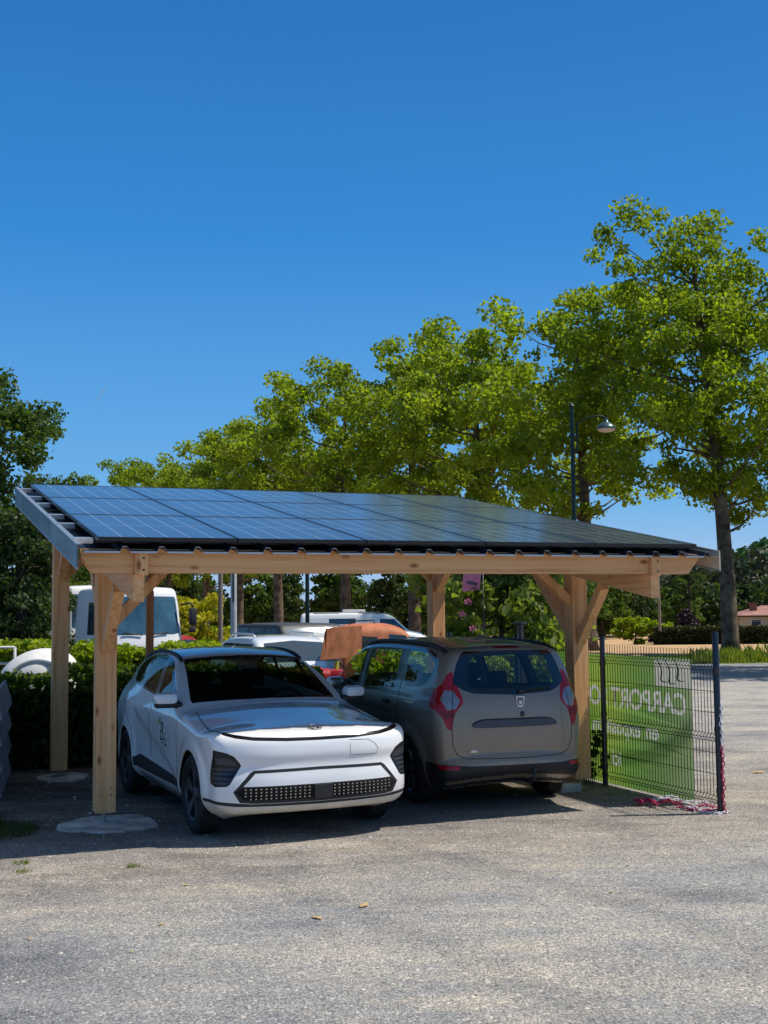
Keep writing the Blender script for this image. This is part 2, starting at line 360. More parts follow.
class MB:
    def __init__(s): s.v = []; s.f = []; s.m = []; s.uv = {}
    def add(s, vs, fs, mi=0):
        k = len(s.v); s.v += [tuple(v) for v in vs]
        for f in fs: s.f.append(tuple(i + k for i in f)); s.m.append(mi)
    def box(s, c, d, rot=None, mi=0, bev=0.0):
        bm = bmesh.new(); bmesh.ops.create_cube(bm, size=1)
        for v in bm.verts: v.co = Vector((v.co.x * d[0], v.co.y * d[1], v.co.z * d[2]))
        if bev: bmesh.ops.bevel(bm, geom=bm.edges[:], offset=bev, segments=2, affect='EDGES', profile=.5)
        mt = Matrix.Translation(c)
        if rot is not None: mt = mt @ (rot if isinstance(rot, Matrix) else Matrix.Rotation(rot, 4, 'Z'))
        s.bm(bm, mt, mi); bm.free(); return s
    def bm(s, bm, mt=None, mi=0):
        bm.verts.index_update()
        s.add([(mt @ v.co if mt else v.co) for v in bm.verts], [[v.index for v in f.verts] for f in bm.faces], mi)
    def beam(s, a, b, w, h, up=(0, 0, 1), mi=0, bev=.004):
        a = Vector(a); b = Vector(b); d = b - a
        z = d.normalized(); x = Vector(up).cross(z)
        if x.length < 1e-4: x = Vector((1, 0, 0))
        x.normalize(); y = z.cross(x)
        rot = Matrix((x, y, z)).transposed().to_4x4()
        return s.box((a + b) / 2, (w, h, d.length), rot, mi, bev)
    def tube(s, pts, r, n=6, mi=0, cap=True):
        pts = [Vector(p) for p in pts]; rs = r if isinstance(r, (list, tuple)) else [r] * len(pts)
        vs = []; fs = []; px = None
        for i, p in enumerate(pts):
            t = (pts[min(i + 1, len(pts) - 1)] - pts[max(i - 1, 0)])
            if t.length < 1e-9: t = Vector((0, 0, 1))
            t.normalize()
            if px is None: px = t.orthogonal().normalized()
            x = (px - t * px.dot(t))
            x = x.normalized() if x.length > 1e-6 else t.orthogonal().normalized()
            px = x; y = t.cross(x)
            for k in range(n):
                a = 2 * PI * k / n; vs.append(p + (x * math.cos(a) + y * math.sin(a)) * rs[i])
        for i in range(len(pts) - 1):
            for k in range(n):
                fs.append((i * n + k, i * n + (k + 1) % n, (i + 1) * n + (k + 1) % n, (i + 1) * n + k))
        if cap: fs.append(tuple(range(n - 1, -1, -1))); fs.append(tuple((len(pts) - 1) * n + k for k in range(n)))
        s.add(vs, fs, mi); return s
    def lathe(s, prof, n=32, c=(0, 0, 0), axis='z', mi=0):
        vs = []; fs = []
        for (r, h) in prof:
            for k in range(n):
                a = 2 * PI * k / n; p, q = r * math.cos(a), r * math.sin(a)
                v = (p, q, h) if axis == 'z' else ((p, h, q) if axis == 'y' else (h, p, q))
                vs.append((v[0] + c[0], v[1] + c[1], v[2] + c[2]))
        for i in range(len(prof) - 1):
            for k in range(n):
                fs.append((i * n + k, i * n + (k + 1) % n, (i + 1) * n + (k + 1) % n, (i + 1) * n + k))
        s.add(vs, fs, mi); return s
    def prism(s, poly, a, b, axis='y', mi=0):
        def mk(p, h): return (p[0], h, p[1]) if axis == 'y' else ((h, p[0], p[1]) if axis == 'x' else (p[0], p[1], h))
        n = len(poly); vs = [mk(p, a) for p in poly] + [mk(p, b) for p in poly]
        fs = [(i, (i + 1) % n, n + (i + 1) % n, n + i) for i in range(n)] + [tuple(range(n - 1, -1, -1)), tuple(range(n, 2 * n))]
        s.add(vs, fs, mi); return s
    def mesh(s, name, mats, smooth=False, fix=True):
        me = bpy.data.meshes.new(name); me.from_pydata(s.v, [], s.f)
        for m in (mats if isinstance(mats, (list, tuple)) else [mats]): me.materials.append(m)
        me.polygons.foreach_set('material_index', s.m)
        if fix:
            bm = bmesh.new(); bm.from_mesh(me); bmesh.ops.recalc_face_normals(bm, faces=bm.faces); bm.to_mesh(me); bm.free()
        if smooth:
            me.polygons.foreach_set('use_smooth', [True] * len(me.polygons))
            if smooth == 'auto': me.set_sharp_from_angle(angle=R(35))
        me.update(); return me
    def build(s, name, mats, parent=None, smooth=False, loc=None, rz=None, fix=True):
        return link(name, s.mesh(name, mats, smooth, fix), parent, loc, rz)

def copy_tree(o, parent=None):
    c = o.copy(); COL.objects.link(c)
    if parent is not None: c.parent = parent
    for ch in list(o.children): copy_tree(ch, c)
    return c

def text_mesh(txt, size, name='lettering', mirror=False, bold=0.0, depth=.001):
    cu = bpy.data.curves.new(name, 'FONT'); cu.body = txt; cu.size = size; cu.extrude = depth; cu.offset = bold
    o = bpy.data.objects.new(name, cu); COL.objects.link(o)
    dg = bpy.context.evaluated_depsgraph_get(); me = bpy.data.meshes.new_from_object(o.evaluated_get(dg))
    bpy.data.objects.remove(o); bpy.data.curves.remove(cu)
    return me

# ------------------------------------------------------------------ leaves and trees
def leaf_mesh(name, cen, size, rng, tint, mat, flat=0.0, aspect=.75, jitter=.5):
    n = len(cen)
    nrm = rng.normal(size=(n, 3)); nrm[:, 2] += flat * np.abs(rng.normal(size=n)) * 1.5
    nrm /= np.linalg.norm(nrm, axis=1)[:, None] + 1e-9
    ref = rng.normal(size=(n, 3)); a = np.cross(nrm, ref); a /= np.linalg.norm(a, axis=1)[:, None] + 1e-9
    b = np.cross(nrm, a)
    sz = size * (1 + jitter * (rng.random(n) - .5) * 2)
    a *= sz[:, None] * .5; b *= sz[:, None] * .5 * aspect
    bend = nrm * (sz * .12)[:, None]
    V = np.empty((n, 6, 3))
    V[:, 0] = cen - a; V[:, 1] = cen - a * .25 - b + bend; V[:, 2] = cen + a * .45 - b * .7 + bend
    V[:, 3] = cen + a; V[:, 4] = cen + a * .45 + b * .7 + bend; V[:, 5] = cen - a * .25 + b + bend
    idx = np.arange(n * 6).reshape(n, 6)
    me = bpy.data.meshes.new(name)
    me.vertices.add(n * 6); me.vertices.foreach_set('co', V.reshape(-1))
    F = np.concatenate([idx[:, [0, 1, 2, 3]], idx[:, [0, 3, 4, 5]]], 0)
    nf = len(F)
    me.loops.add(nf * 4); me.loops.foreach_set('vertex_index', F.reshape(-1).astype(np.int32))
    me.polygons.add(nf); me.polygons.foreach_set('loop_start', np.arange(0, nf * 4, 4, dtype=np.int32))
    me.update(calc_edges=True)
    at = me.attributes.new('tint', 'FLOAT', 'POINT'); at.data.foreach_set('value', np.repeat(np.clip(tint, 0, 1), 6).astype(np.float32))
    me.materials.append(mat); me.validate()
    return me

def crown_points(rng, lobes, nblob, nleaf, blob_r):
    """lobes: list of (cx,cy,cz,rx,ry,rz). Returns leaf centres, tint, blob centres."""
    L = np.array(lobes, float); vol = L[:, 3] * L[:, 4] * L[:, 5]
    pick = rng.choice(len(L), nblob, p=vol / vol.sum())
    d = rng.normal(size=(nblob, 3)); d /= np.linalg.norm(d, axis=1)[:, None]
    rad = rng.random(nblob) ** .42
    B = L[pick, :3] + d * rad[:, None] * L[pick, 3:6]
    br = blob_r * (.6 + .8 * rng.random(nblob)); btint = rng.random(nblob)
    which = rng.choice(nblob, nleaf, p=br ** 2 / (br ** 2).sum())
    q = rng.normal(size=(nleaf, 3)); q /= np.linalg.norm(q, axis=1)[:, None]
    q *= (rng.random(nleaf) ** .5)[:, None] * np.array([1, 1, .7])
    pts = B[which] + q * br[which][:, None]
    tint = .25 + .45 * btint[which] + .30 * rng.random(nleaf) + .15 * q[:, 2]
    return pts, tint, B

def limbs(mb, rng, B, base_z, top_z, r0, maxn=40, lean=(0, 0), trunk_n=10, forks=1):
    nt = 7; pts = []; rs = []
    for i in range(nt):
        t = i / (nt - 1); z = t * top_z
        pts.append((lean[0] * t ** 1.4 + .06 * math.sin(5 * t + lean[1]), lean[1] * t ** 1.4 + .05 * math.cos(4 * t), z))
        rs.append(r0 * (1.35 if i == 0 else 1) * (1 - .8 * t ** 1.3))
    # root flare
    pts.insert(1, (pts[0][0], pts[0][1], top_z * .04)); rs.insert(1, r0 * 1.02)
    mb.tube(pts, rs, trunk_n)
    P = np.array(pts)
    sel = rng.choice(len(B), min(maxn, len(B)), replace=False)
    for i in sel:
        b = B[i]
        zt = max(base_z, min(top_z * .93, b[2] - .35 * math.hypot(b[0], b[1]) - .3 * rng.random()))
        t = zt / top_z
        k = np.interp(zt, P[:, 2], P[:, 0]), np.interp(zt, P[:, 2], P[:, 1])
        st = Vector((k[0], k[1], zt)); en = Vector(b)
        mid = st.lerp(en, .5) + Vector((0, 0, -.06 * (en - st).length)) + Vector(rng.normal(size=3)) * .12
        r = max(.025, r0 * .30 * (1 - .55 * t))
        mb.tube([st, st.lerp(mid, .5) + Vector(rng.normal(size=3)) * .05, mid, en], [r, r * .75, r * .55, r * .18], 5, cap=False)

def tree_meshes(seed, h, base, rad, lobes_n, nblob, nleaf, blob_r, leaf, mat, bark, r0, lean=(0, 0), flat=.2, squash=1.0, maxn=40, shape='round'):
    rng = np.random.default_rng(seed)
    lobes = []
    ch = h - base
    for i in range(lobes_n):
        t = (i + .5) / lobes_n
        z = base + ch * (.12 + .80 * t)
        prof = {'round': math.sin(PI * (.14 + .76 * t)) ** .7, 'cone': 1.05 - .95 * t, 'vase': .45 + .6 * math.sin(PI * (.1 + .75 * t))}[shape]
        a = i * 2.4 + rng.random() * .8; off = rad * .42 * prof
        rr = rad * (.55 + .2 * rng.random()) * prof
        lobes.append((math.cos(a) * off + lean[0] * z / h, math.sin(a) * off + lean[1] * z / h, z, rr, rr, ch / lobes_n * (1.0 + .4 * rng.random()) * squash))
    pts, tint, B = crown_points(rng, lobes, nblob, nleaf, blob_r)
    ok = (pts[:, 2] > base * .8) & (pts[:, 2] < h)
    crown = leaf_mesh('crown', pts[ok], leaf, rng, tint[ok], mat, flat)
    mb = MB(); limbs(mb, rng, B, base * .75, h * .86, r0, maxn, lean)
    return mb.mesh('trunk', bark, True, False), crown

def plant_tree(name, meshes, loc, rz, label, cat='tree', group=None, s=1.0):
    e = empty(name, loc, rz, label, cat, group); e.scale = (s, s, s)
    link('trunk', meshes[0], e); link('crown', meshes[1], e)
    return e

def hedge(name, x0, y0, x1, y1, w, h, n, leaf, mat, seed, label, group=None, z0=0, wob=.06, core=.82):
    """a clipped hedge from (x0,y0) to (x1,y1): dark woody core plus a coat of leaves"""
    rng = np.random.default_rng(seed)
    L = math.hypot(x1 - x0, y1 - y0); a = math.atan2(y1 - y0, x1 - x0)
    e = empty(name, ((x0 + x1) / 2, (y0 + y1) / 2, z0), a, label, 'hedge', group)
    core_b = MB(); core_b.box((0, 0, h * core / 2), (L * .99, w * core, h * core)); core_b.build('branches', M['hedge_core'], e)
    areas = np.array([L * h, L * h, L * w, w * h, w * h]); k = rng.choice(5, n, p=areas / areas.sum())
    u = rng.random(n) - .5; v = rng.random(n)
    dep = rng.exponential(.055, n) - wob * .5
    P = np.zeros((n, 3))
    lump = .05 * np.sin(u * L * 3.1 + seed) + .04 * np.sin(u * L * 7.7) + wob * rng.normal(size=n) * .5
    for f in range(5):
        q = k == f
        if f == 0: P[q] = np.c_[u[q] * L, np.full(q.sum(), -w / 2) + dep[q] - lump[q] * .5, v[q] * h]
        if f == 1: P[q] = np.c_[u[q] * L, np.full(q.sum(), w / 2) - dep[q] + lump[q] * .5, v[q] * h]
        if f == 2: P[q] = np.c_[u[q] * L, (v[q] - .5) * w, h - dep[q] + lump[q]]
        if f == 3: P[q] = np.c_[-L / 2 + dep[q], u[q] * w, v[q] * h]
        if f == 4: P[q] = np.c_[L / 2 - dep[q], u[q] * w, v[q] * h]
    P[:, 2] = np.maximum(P[:, 2], .03)
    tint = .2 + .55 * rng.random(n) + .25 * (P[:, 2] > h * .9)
    link('foliage', leaf_mesh('foliage', P, leaf, rng, tint, mat, .3), e)
    return e
M['hedge_core'] = plain('hedge_core', (.012, .016, .006), .95, 0, .05)

# ------------------------------------------------------------------ car bodies
def spline(pts, per=8, closed=False):
    P = [Vector((*p, 0)) for p in pts]; n = len(P); out = []
    rng_ = range(n) if closed else range(n - 1)
    for i in rng_:
        p0 = P[(i - 1) % n] if (closed or i > 0) else P[i]; p1 = P[i]; p2 = P[(i + 1) % n]
        p3 = P[(i + 2) % n] if (closed or i + 2 < n) else p2
        for k in range(per):
            t = k / per
            # centripetal-ish catmull rom with limited tangents
            l = (p2 - p1).length
            m1 = (p2 - p0); m1 = m1 * (l / max((p2 - p0).length, 1e-6)) * .9
            m2 = (p3 - p1); m2 = m2 * (l / max((p3 - p1).length, 1e-6)) * .9
            h = (2*t**3-3*t**2+1)*p1 + (t**3-2*t**2+t)*m1 + (-2*t**3+3*t**2)*p2 + (t**3-t**2)*m2
            out.append((h.x, h.y))
    if not closed: out.append((P[-1].x, P[-1].y))
    return out

def sdf_grid(poly, res=.015, pad=.5):
    A = np.array(poly); Bn = np.roll(A, -1, 0)
    lo = A.min(0) - pad; hi = A.max(0) + pad
    nx = int((hi[0] - lo[0]) / res) + 1; nz = int((hi[1] - lo[1]) / res) + 1
    X, Z = np.meshgrid(lo[0] + np.arange(nx) * res, lo[1] + np.arange(nz) * res, indexing='ij')
    P = np.stack([X, Z], -1).reshape(-1, 2)
    best = np.full(len(P), 1e9); inside = np.zeros(len(P), bool)
    for a, b in zip(A, Bn):
        ab = b - a; t = np.clip(((P - a) @ ab) / max(ab @ ab, 1e-12), 0, 1)
        d = P - a - t[:, None] * ab; best = np.minimum(best, (d ** 2).sum(1))
        c = (a[1] > P[:, 1]) != (b[1] > P[:, 1])
        with np.errstate(divide='ignore', invalid='ignore'):
            xi = a[0] + (P[:, 1] - a[1]) / (b[1] - a[1] + 1e-15) * (b[0] - a[0])
        inside ^= c & (P[:, 0] < xi)
    D = (np.sqrt(best) * np.where(inside, -1, 1)).reshape(nx, nz)
    def f(x, z):
        i = np.clip((x - lo[0]) / res, 0, nx - 1.001); j = np.clip((z - lo[1]) / res, 0, nz - 1.001)
        i0 = i.astype(int); j0 = j.astype(int); fi = i - i0; fj = j - j0
        return (D[i0, j0] * (1-fi) * (1-fj) + D[i0+1, j0] * fi * (1-fj) + D[i0, j0+1] * (1-fi) * fj + D[i0+1, j0+1] * fi * fj)
    return f

def sstep(a, b, x):
    t = np.clip((x - a) / (b - a), 0, 1); return t * t * (3 - 2 * t)

def car_shell(sil, W, bow, crown, zsp, n, k, xpad=.7):
    """solid = smooth intersection of a side silhouette and a half-width function, meshed from a projected box lattice"""
    A = np.array(sil); x0, z0 = A.min(0); x1, z1 = A.max(0); wm = 1.0
    f = sdf_grid(sil)
    nx, ny, nz = n
    ids = {}; pts = []; faces = []
    def vid(i, j, q):
        key = (i, j, q)
        if key not in ids:
            ids[key] = len(pts); pts.append((x0 + (x1 - x0) * i / nx, -wm + 2 * wm * j / ny, z0 + (z1 - z0) * q / nz))
        return ids[key]
    for i in range(nx):
        for j in range(ny):
            for q in (0, nz):
                fc = [vid(i, j, q), vid(i+1, j, q), vid(i+1, j+1, q), vid(i, j+1, q)]
                faces.append(fc if q else fc[::-1])
    for i in range(nx):
        for q in range(nz):
            for j in (0, ny):
                fc = [vid(i, j, q), vid(i+1, j, q), vid(i+1, j, q+1), vid(i, j, q+1)]
                faces.append(fc[::-1] if j else fc)
    for j in range(ny):
        for q in range(nz):
            for i in (0, nx):
                fc = [vid(i, j, q), vid(i, j+1, q), vid(i, j+1, q+1), vid(i, j, q+1)]
                faces.append(fc if i else fc[::-1])
    P = np.array(pts)
    Sp = np.stack([np.clip(P[:, 0], x0 + xpad, x1 - xpad), np.zeros(len(P)), np.full(len(P), zsp)], -1)
    Dr = P - Sp
    def F(t):
        Q = Sp + Dr * t[:, None]; y = np.abs(Q[:, 1])
        d1 = f(Q[:, 0] + bow(Q[:, 0], y), Q[:, 2] + crown(Q[:, 0], y)); d2 = y - W(Q[:, 0], Q[:, 2])
        kk = k(Q[:, 0], Q[:, 2]); h = np.maximum(kk - np.abs(d1 - d2), 0) / kk
        return np.maximum(d1, d2) + h * h * kk * .25
    lo = np.full(len(P), .02); hi = np.full(len(P), 1.6)
    for _ in range(22):
        mid = (lo + hi) / 2; ins = F(mid) < 0
        lo = np.where(ins, mid, lo); hi = np.where(ins, hi, mid)
    Q = Sp + Dr * ((lo + hi) / 2)[:, None]
    bm = bmesh.new()
    vs = [bm.verts.new(p) for p in Q]
    for fc in faces: bm.faces.new([vs[i] for i in fc])
    bm.normal_update()
    bm.faces.layers.int.new('reg')
    return bm

def inpoly(p, poly):
    x, y = p; c = False; n = len(poly)
    for i in range(n):
        a = poly[i]; b = poly[(i + 1) % n]
        if (a[1] > y) != (b[1] > y) and x < (b[0] - a[0]) * (y - a[1]) / (b[1] - a[1]) + a[0]: c = not c
    return c

def cut(bm, poly, axis, pred, reg, only=None):
    """slice the shell along a polygon seen along an axis and give the faces inside it a region id"""
    lay = bm.faces.layers.int['reg']
    ii = {'x': (1, 2), 'y': (0, 2), 'z': (0, 1)}[axis]; ax = 'xyz'.index(axis)
    xs = [p[0] for p in poly]; ys = [p[1] for p in poly]; mg = .08
    bb = (min(xs) - mg, max(xs) + mg, min(ys) - mg, max(ys) + mg)
    def cen(f): return f.calc_center_median()
    cand = []
    for f in bm.faces:
        c = cen(f)
        if bb[0] < c[ii[0]] < bb[1] and bb[2] < c[ii[1]] < bb[3] and pred(c, f.normal) and (only is None or f[lay] in only): cand.append(f)
    for i in range(len(poly)):
        a = Vector(poly[i]); b = Vector(poly[(i + 1) % len(poly)]); ab = b - a; L = ab.length
        if L < 1e-5: continue
        d = ab / L
        near = []
        for f in cand:
            if not f.is_valid: continue
            sd = [(Vector((v.co[ii[0]], v.co[ii[1]])) - a) for v in f.verts]
            tt = [q.dot(d) for q in sd]; nn = [q.x * d.y - q.y * d.x for q in sd]
            if min(nn) < -1e-6 and max(nn) > 1e-6 and max(tt) > -.03 and min(tt) < L + .03: near.append(f)
        if not near: continue
        co = [0, 0, 0]; co[ii[0]], co[ii[1]] = a; no = [0, 0, 0]; no[ii[0]], no[ii[1]] = d.y, -d.x
        g = set(near)
        for f in near: g.update(f.edges); g.update(f.verts)
        res = bmesh.ops.bisect_plane(bm, geom=list(g), dist=1e-5, plane_co=co, plane_no=no)
        new = [e for e in res['geom'] if isinstance(e, bmesh.types.BMFace)]
        s = set(cand); cand += [f for f in new if f not in s]
    hit = []
    for f in cand:
        if not f.is_valid: continue
        c = cen(f)
        if inpoly((c[ii[0]], c[ii[1]]), poly): f[lay] = reg; hit.append(f)
    return hit

def split_regions(bm, names, smooth_angle=40):
    """names: {region: (part name, material, split)}; returns [(name, mesh, side)]"""
    lay = bm.faces.layers.int['reg']; out = []
    for reg, (nm, mat, split) in names.items():
        sides = ((1, -1) if split else (0,))
        for sd in sides:
            b2 = bm.copy(); l2 = b2.faces.layers.int['reg']
            kill = [f for f in b2.faces if f[l2] != reg or (sd and f.calc_center_median().y * sd < 0)]
            bmesh.ops.delete(b2, geom=kill, context='FACES')
            if len(b2.faces):
                me = bpy.data.meshes.new(nm); b2.to_mesh(me); me.materials.append(mat)
                me.polygons.foreach_set('use_smooth', [True] * len(me.polygons)); me.update()
                out.append((nm, me, sd))
            b2.free()
    return out

def seam(mb, tree, pts, axis, side, r=.003, mi=0, off=0.0):
    """a thin dark joint following the surface along a line seen from one side"""
    ax = 'xyz'.index(axis); ii = [i for i in range(3) if i != ax]
    out = []
    for a, b in zip(pts[:-1], pts[1:]):
        nn = max(2, int(math.hypot(b[0]-a[0], b[1]-a[1]) / .03))
        for q in range(nn):
            t = q / nn; o = [0, 0, 0]; o[ii[0]] = a[0] + (b[0]-a[0]) * t; o[ii[1]] = a[1] + (b[1]-a[1]) * t; o[ax] = 6 * side
            d = [0, 0, 0]; d[ax] = -side
            h = tree.ray_cast(Vector(o), Vector(d))
            if h[0] is not None: out.append(h[0] + h[1] * off)
    if len(out) > 1: mb.tube(out, r, 4, mi)

def circle(cx, cz, r, n=40): return [(cx + r * math.cos(2*PI*i/n), cz + r * math.sin(2*PI*i/n)) for i in range(n)]

def wheel(parent, x, y, r, w, rim_r, spokes, rimmats, style='five'):
    sg = 1 if y > 0 else -1
    t = MB(); hw = w / 2
    t.lathe([(rim_r, -hw * .8), (rim_r + .02, -hw * .95), (r - .05, -hw), (r - .015, -hw * .86), (r, -hw * .7), (r, hw * .7), (r - .015, hw * .86), (r - .05, hw), (rim_r + .02, hw * .95), (rim_r, hw * .8)], 48, (0, 0, 0), 'y')
    for gx in (-.5, 0, .5): t.lathe([(r + .001, gx * hw - .008), (r + .0015, gx * hw + .008)], 48, (0, 0, 0), 'y')
    tw = t.build('wheel', M['tyre'], parent, 'auto'); tw.location = (x, y, r)
    m = MB()
    m.lathe([(rim_r + .004, hw * .82), (rim_r - .012, hw * .86), (rim_r - .03, hw * .7), (rim_r - .035, -hw * .5), (.05, -hw * .4), (.001, -hw * .4)], 40, (0, 0, 0), 'y', 0)
    m.lathe([(.001, hw * .66), (.045, hw * .66), (.062, hw * .55), (.062, 0)], 20, (0, 0, 0), 'y', 1)
    for i in range(spokes):
        a = 2 * PI * i / spokes + .3
        if style == 'five':
            for da in (-.13, .13):
                p = [(math.cos(a + da * .5) * .05, hw * .5, math.sin(a + da * .5) * .05), (math.cos(a + da) * (rim_r - .01), hw * .72, math.sin(a + da) * (rim_r - .01))]
                m.beam(p[0], p[1], .028, .03, (0, 1, 0), 1, .006)
        else:
            q = .34
            poly = [(.05, a - .5), (.05, a + .5), (rim_r - .012, a + q), (rim_r - .012, a - q * .35)]
            vs = [(rr * math.cos(t_), hw * (.62 if rr < .1 else .78), rr * math.sin(t_)) for rr, t_ in poly]
            vs2 = [(v[0], v[1] - .03, v[2]) for v in vs]
            m.add(vs + vs2, [(0, 1, 2, 3), (0, 4, 5, 1), (1, 5, 6, 2), (2, 6, 7, 3), (3, 7, 4, 0)], 1)
    o = m.build('rim', rimmats, tw, 'auto')
    if sg < 0: o.rotation_euler = (0, 0, PI)
    return tw

def seat(parent, x, y, z, mat, w=.50, rear=False):
    m = MB(); tl = Matrix.Rotation(R(-14), 4, 'Y')
    m.box((x + .02, y, z + .05), (.50, w, .16), None, 0, .05)
    m.box((x - .30, y, z + .38), (.13, w * .96, .66), tl, 0, .06)
    if rear:
        for dy in (-.36, 0, .36): m.box((x - .385, y + dy, z + .76), (.09, .24, .15), tl, 0, .04)
    else:
        for dy in (-.06, .06): m.tube([(x - .37, y + dy, z + .66), (x - .40, y + dy, z + .80)], .008, 6)
        m.box((x - .40, y, z + .82), (.11, .27, .19), tl, 0, .045)
    return m.build('seat', mat, parent, 'auto')

def interior(parent, x0, x1, hw, z, dash_x, seats_x, seat_z, wheel_y):
    m = MB(); m.box(((x0 + x1) / 2, 0, z - .2), (x1 - x0, hw * 2, .3), None, 0, .02)
    m.box((dash_x - .15, 0, z + .02), (.5, hw * 1.9, .22), None, 0, .07)
    m.build('dashboard', M['dark_inner'], parent, 'auto')
    for sx in seats_x[:1]:
        for y in (-.37, .37): seat(parent, sx, y, seat_z, M['seat_fabric'])
    for sx in seats_x[1:]: seat(parent, sx, 0, seat_z + .02, M['seat_fabric'], 1.25, True)
    sw = MB(); rim = []
    for i in range(25):
        a = 2 * PI * i / 24; rim.append((dash_x - .42 - .08 * math.sin(a), wheel_y + .18 * math.cos(a), z + .12 + .165 * math.sin(a)))
    sw.tube(rim, .015, 8, cap=False); sw.box((dash_x - .40, wheel_y, z + .11), (.05, .30, .06), None, 0, .02)
    sw.build('steering_wheel', M['black_plastic'], parent, 'auto')

def liner(parent, x, hw, r, cz, mat):
    m = MB()
    for s in (1, -1):
        vs = []; n = 20
        for yy in (hw - .34, hw - .012):
            for i in range(n + 1):
                a = PI * (-.12 + 1.24 * i / n); vs.append((x + r * math.cos(a), s * yy, cz + r * math.sin(a)))
        m.add(vs, [(i, i + 1, n + 2 + i, n + 1 + i) for i in range(n)], 0)
        m.add(vs[:n + 1], [tuple(range(n + 1))], 0)
    return m.build('wheel_arch', mat, parent, False)

def pred_side(s): return lambda c, nr: c.y * s > .35 and nr.y * s > .12

# ------------------------------------------------------------------ white electric crossover
def build_crossover():
    root = empty('parked_car', (-.905, 11.08, 0), R(-65.6), 'white electric crossover with leaf logo on its door, parked nose first toward the viewer', 'car')
    sil = spline([(-3.20, .21), (-1.5, .19), (.40, .20), (.70, .238), (.80, .262), (.845, .31), (.864, .42), (.858, .53), (.842, .60), (.836, .66), (.848, .735), (.834, .835), (.800, .885), (.735, .918), (.60, .946), (.30, .990), (-.10, 1.045), (-.42, 1.082),
                  (-.54, 1.115), (-.80, 1.24), (-1.10, 1.385), (-1.36, 1.492), (-1.62, 1.545), (-2.0, 1.572), (-2.5, 1.555), (-2.95, 1.49), (-3.20, 1.43), (-3.27, 1.40), (-3.30, 1.34), (-3.40, 1.13), (-3.46, 1.02), (-3.495, .90), (-3.48, .72), (-3.49, .55), (-3.44, .36), (-3.35, .25)], 6, True)
    zz = [.15, .22, .28, .36, .46, .60, .74, .86, .94, 1.00, 1.06, 1.12, 1.25, 1.38, 1.50, 1.62]
    ww = [.70, .79, .865, .900, .899, .897, .905, .912, .905, .888, .860, .832, .778, .722, .662, .590]
    def W(x, z):
        w = sum(np.interp(z + d, zz, ww) for d in (-.045, -.022, 0, .022, .045)) / 5
        w = w * (1 - .040 * sstep(.3, .9, x)) * (1 - .05 * sstep(-2.6, -3.5, x)) 
        green = sstep(1.05, 1.25, z); w = w - green * .06 * sstep(-2.2, -3.3, x)
        for cx in (0, -2.66):   # flares over the wheels
            r = np.hypot(x - cx, z - .345); w = w + .020 * sstep(.52, .42, r) * sstep(.2, .35, z + .1)
        # pressed diagonal on the doors
        dgn = (z - (.98 + (x + 2.65) * -.285)); w = w - .018 * sstep(.10, 0, dgn) * sstep(-.35, -.02, dgn) * sstep(-2.5, -2.2, x) * sstep(-.45, -.75, x)
        return w
    def bow(x, y): return .13 * (y / .9) ** 3 * sstep(-1.2, .2, x) + .07 * (y / .9) ** 4 * sstep(.2, .8, x) + .05 * (y / .9) ** 2 * sstep(-1.8, -.6, x) * sstep(.6, 0, x) - .16 * (y / .85) ** 3 * sstep(-2.7, -3.3, x)
    def crown(x, y):
        return .050 * (y / .7) ** 2 * sstep(.65, .2, x)
    def k(x, z): return .045 + .05 * sstep(.35, .8, x) * sstep(1.0, .8, z) + .06 * sstep(1.2, 1.45, z) + .05 * sstep(-2.9, -3.4, x)
    bm = car_shell(sil, W, bow, crown, .72, (150, 66, 60), k)
    tree = BVHTree.FromBMesh(bm)
    fr = lambda c, nr: c.x > .15 and nr.x > .12
    for s in (1, -1):
        for cx in (0, -2.66): cut(bm, circle(cx, .345, .385), 'y', pred_side(s), 99)
    ws = lambda c, nr: -1.62 < c.x < -.3 and c.z > 1.02 and nr.x > .15
    mir = lambda P: P + [(-p[0], p[1]) for p in P[::-1] if abs(p[0]) > 1e-6]
    cut(bm, mir([(0, 1.112), (.40, 1.105), (.66, 1.09), (.715, 1.082), (.725, 1.105), (.618, 1.435), (.585, 1.470), (.3, 1.490), (0, 1.497)]), 'x', ws, 1)
    cut(bm, mir([(0, 1.128), (.40, 1.122), (.66, 1.108), (.705, 1.112), (.602, 1.425), (.57, 1.45), (.3, 1.468), (0, 1.474)]), 'x', ws, 2, {1})
    for s in (1, -1):
        ps = pred_side(s)
        cut(bm, [(-.66, 1.045), (-.70, 1.085), (-1.42, 1.425), (-1.62, 1.475), (-1.95, 1.503), (-2.35, 1.49), (-2.68, 1.44), (-2.93, 1.34), (-2.985, 1.285), (-2.93, 1.215), (-2.5, 1.165), (-1.65, 1.11), (-.8, 1.05)], 'y', ps, 3)
        cut(bm, [(-.86, 1.085), (-.92, 1.15), (-1.38, 1.41), (-1.61, 1.455), (-1.50, 1.12)], 'y', ps, 4, {3})
        cut(bm, [(-1.64, 1.13), (-1.76, 1.465), (-1.95, 1.475), (-2.33, 1.465), (-2.40, 1.185)], 'y', ps, 5, {3})
        cut(bm, [(-2.46, 1.19), (-2.43, 1.45), (-2.66, 1.41), (-2.89, 1.325), (-2.925, 1.28), (-2.89, 1.24)], 'y', ps, 5, {3})
        cut(bm, [(-2.30, .345), (-2.31, .42), (-1.98, .49), (-.41, .405), (-.40, .325)], 'y', ps, 6)
    rw = lambda c, nr: c.x < -3.1 and c.z > 1.05 and nr.x < -.2
    cut(bm, mir([(0, 1.12), (.60, 1.13), (.62, 1.16), (.50, 1.37), (0, 1.385)]), 'x', rw, 7)
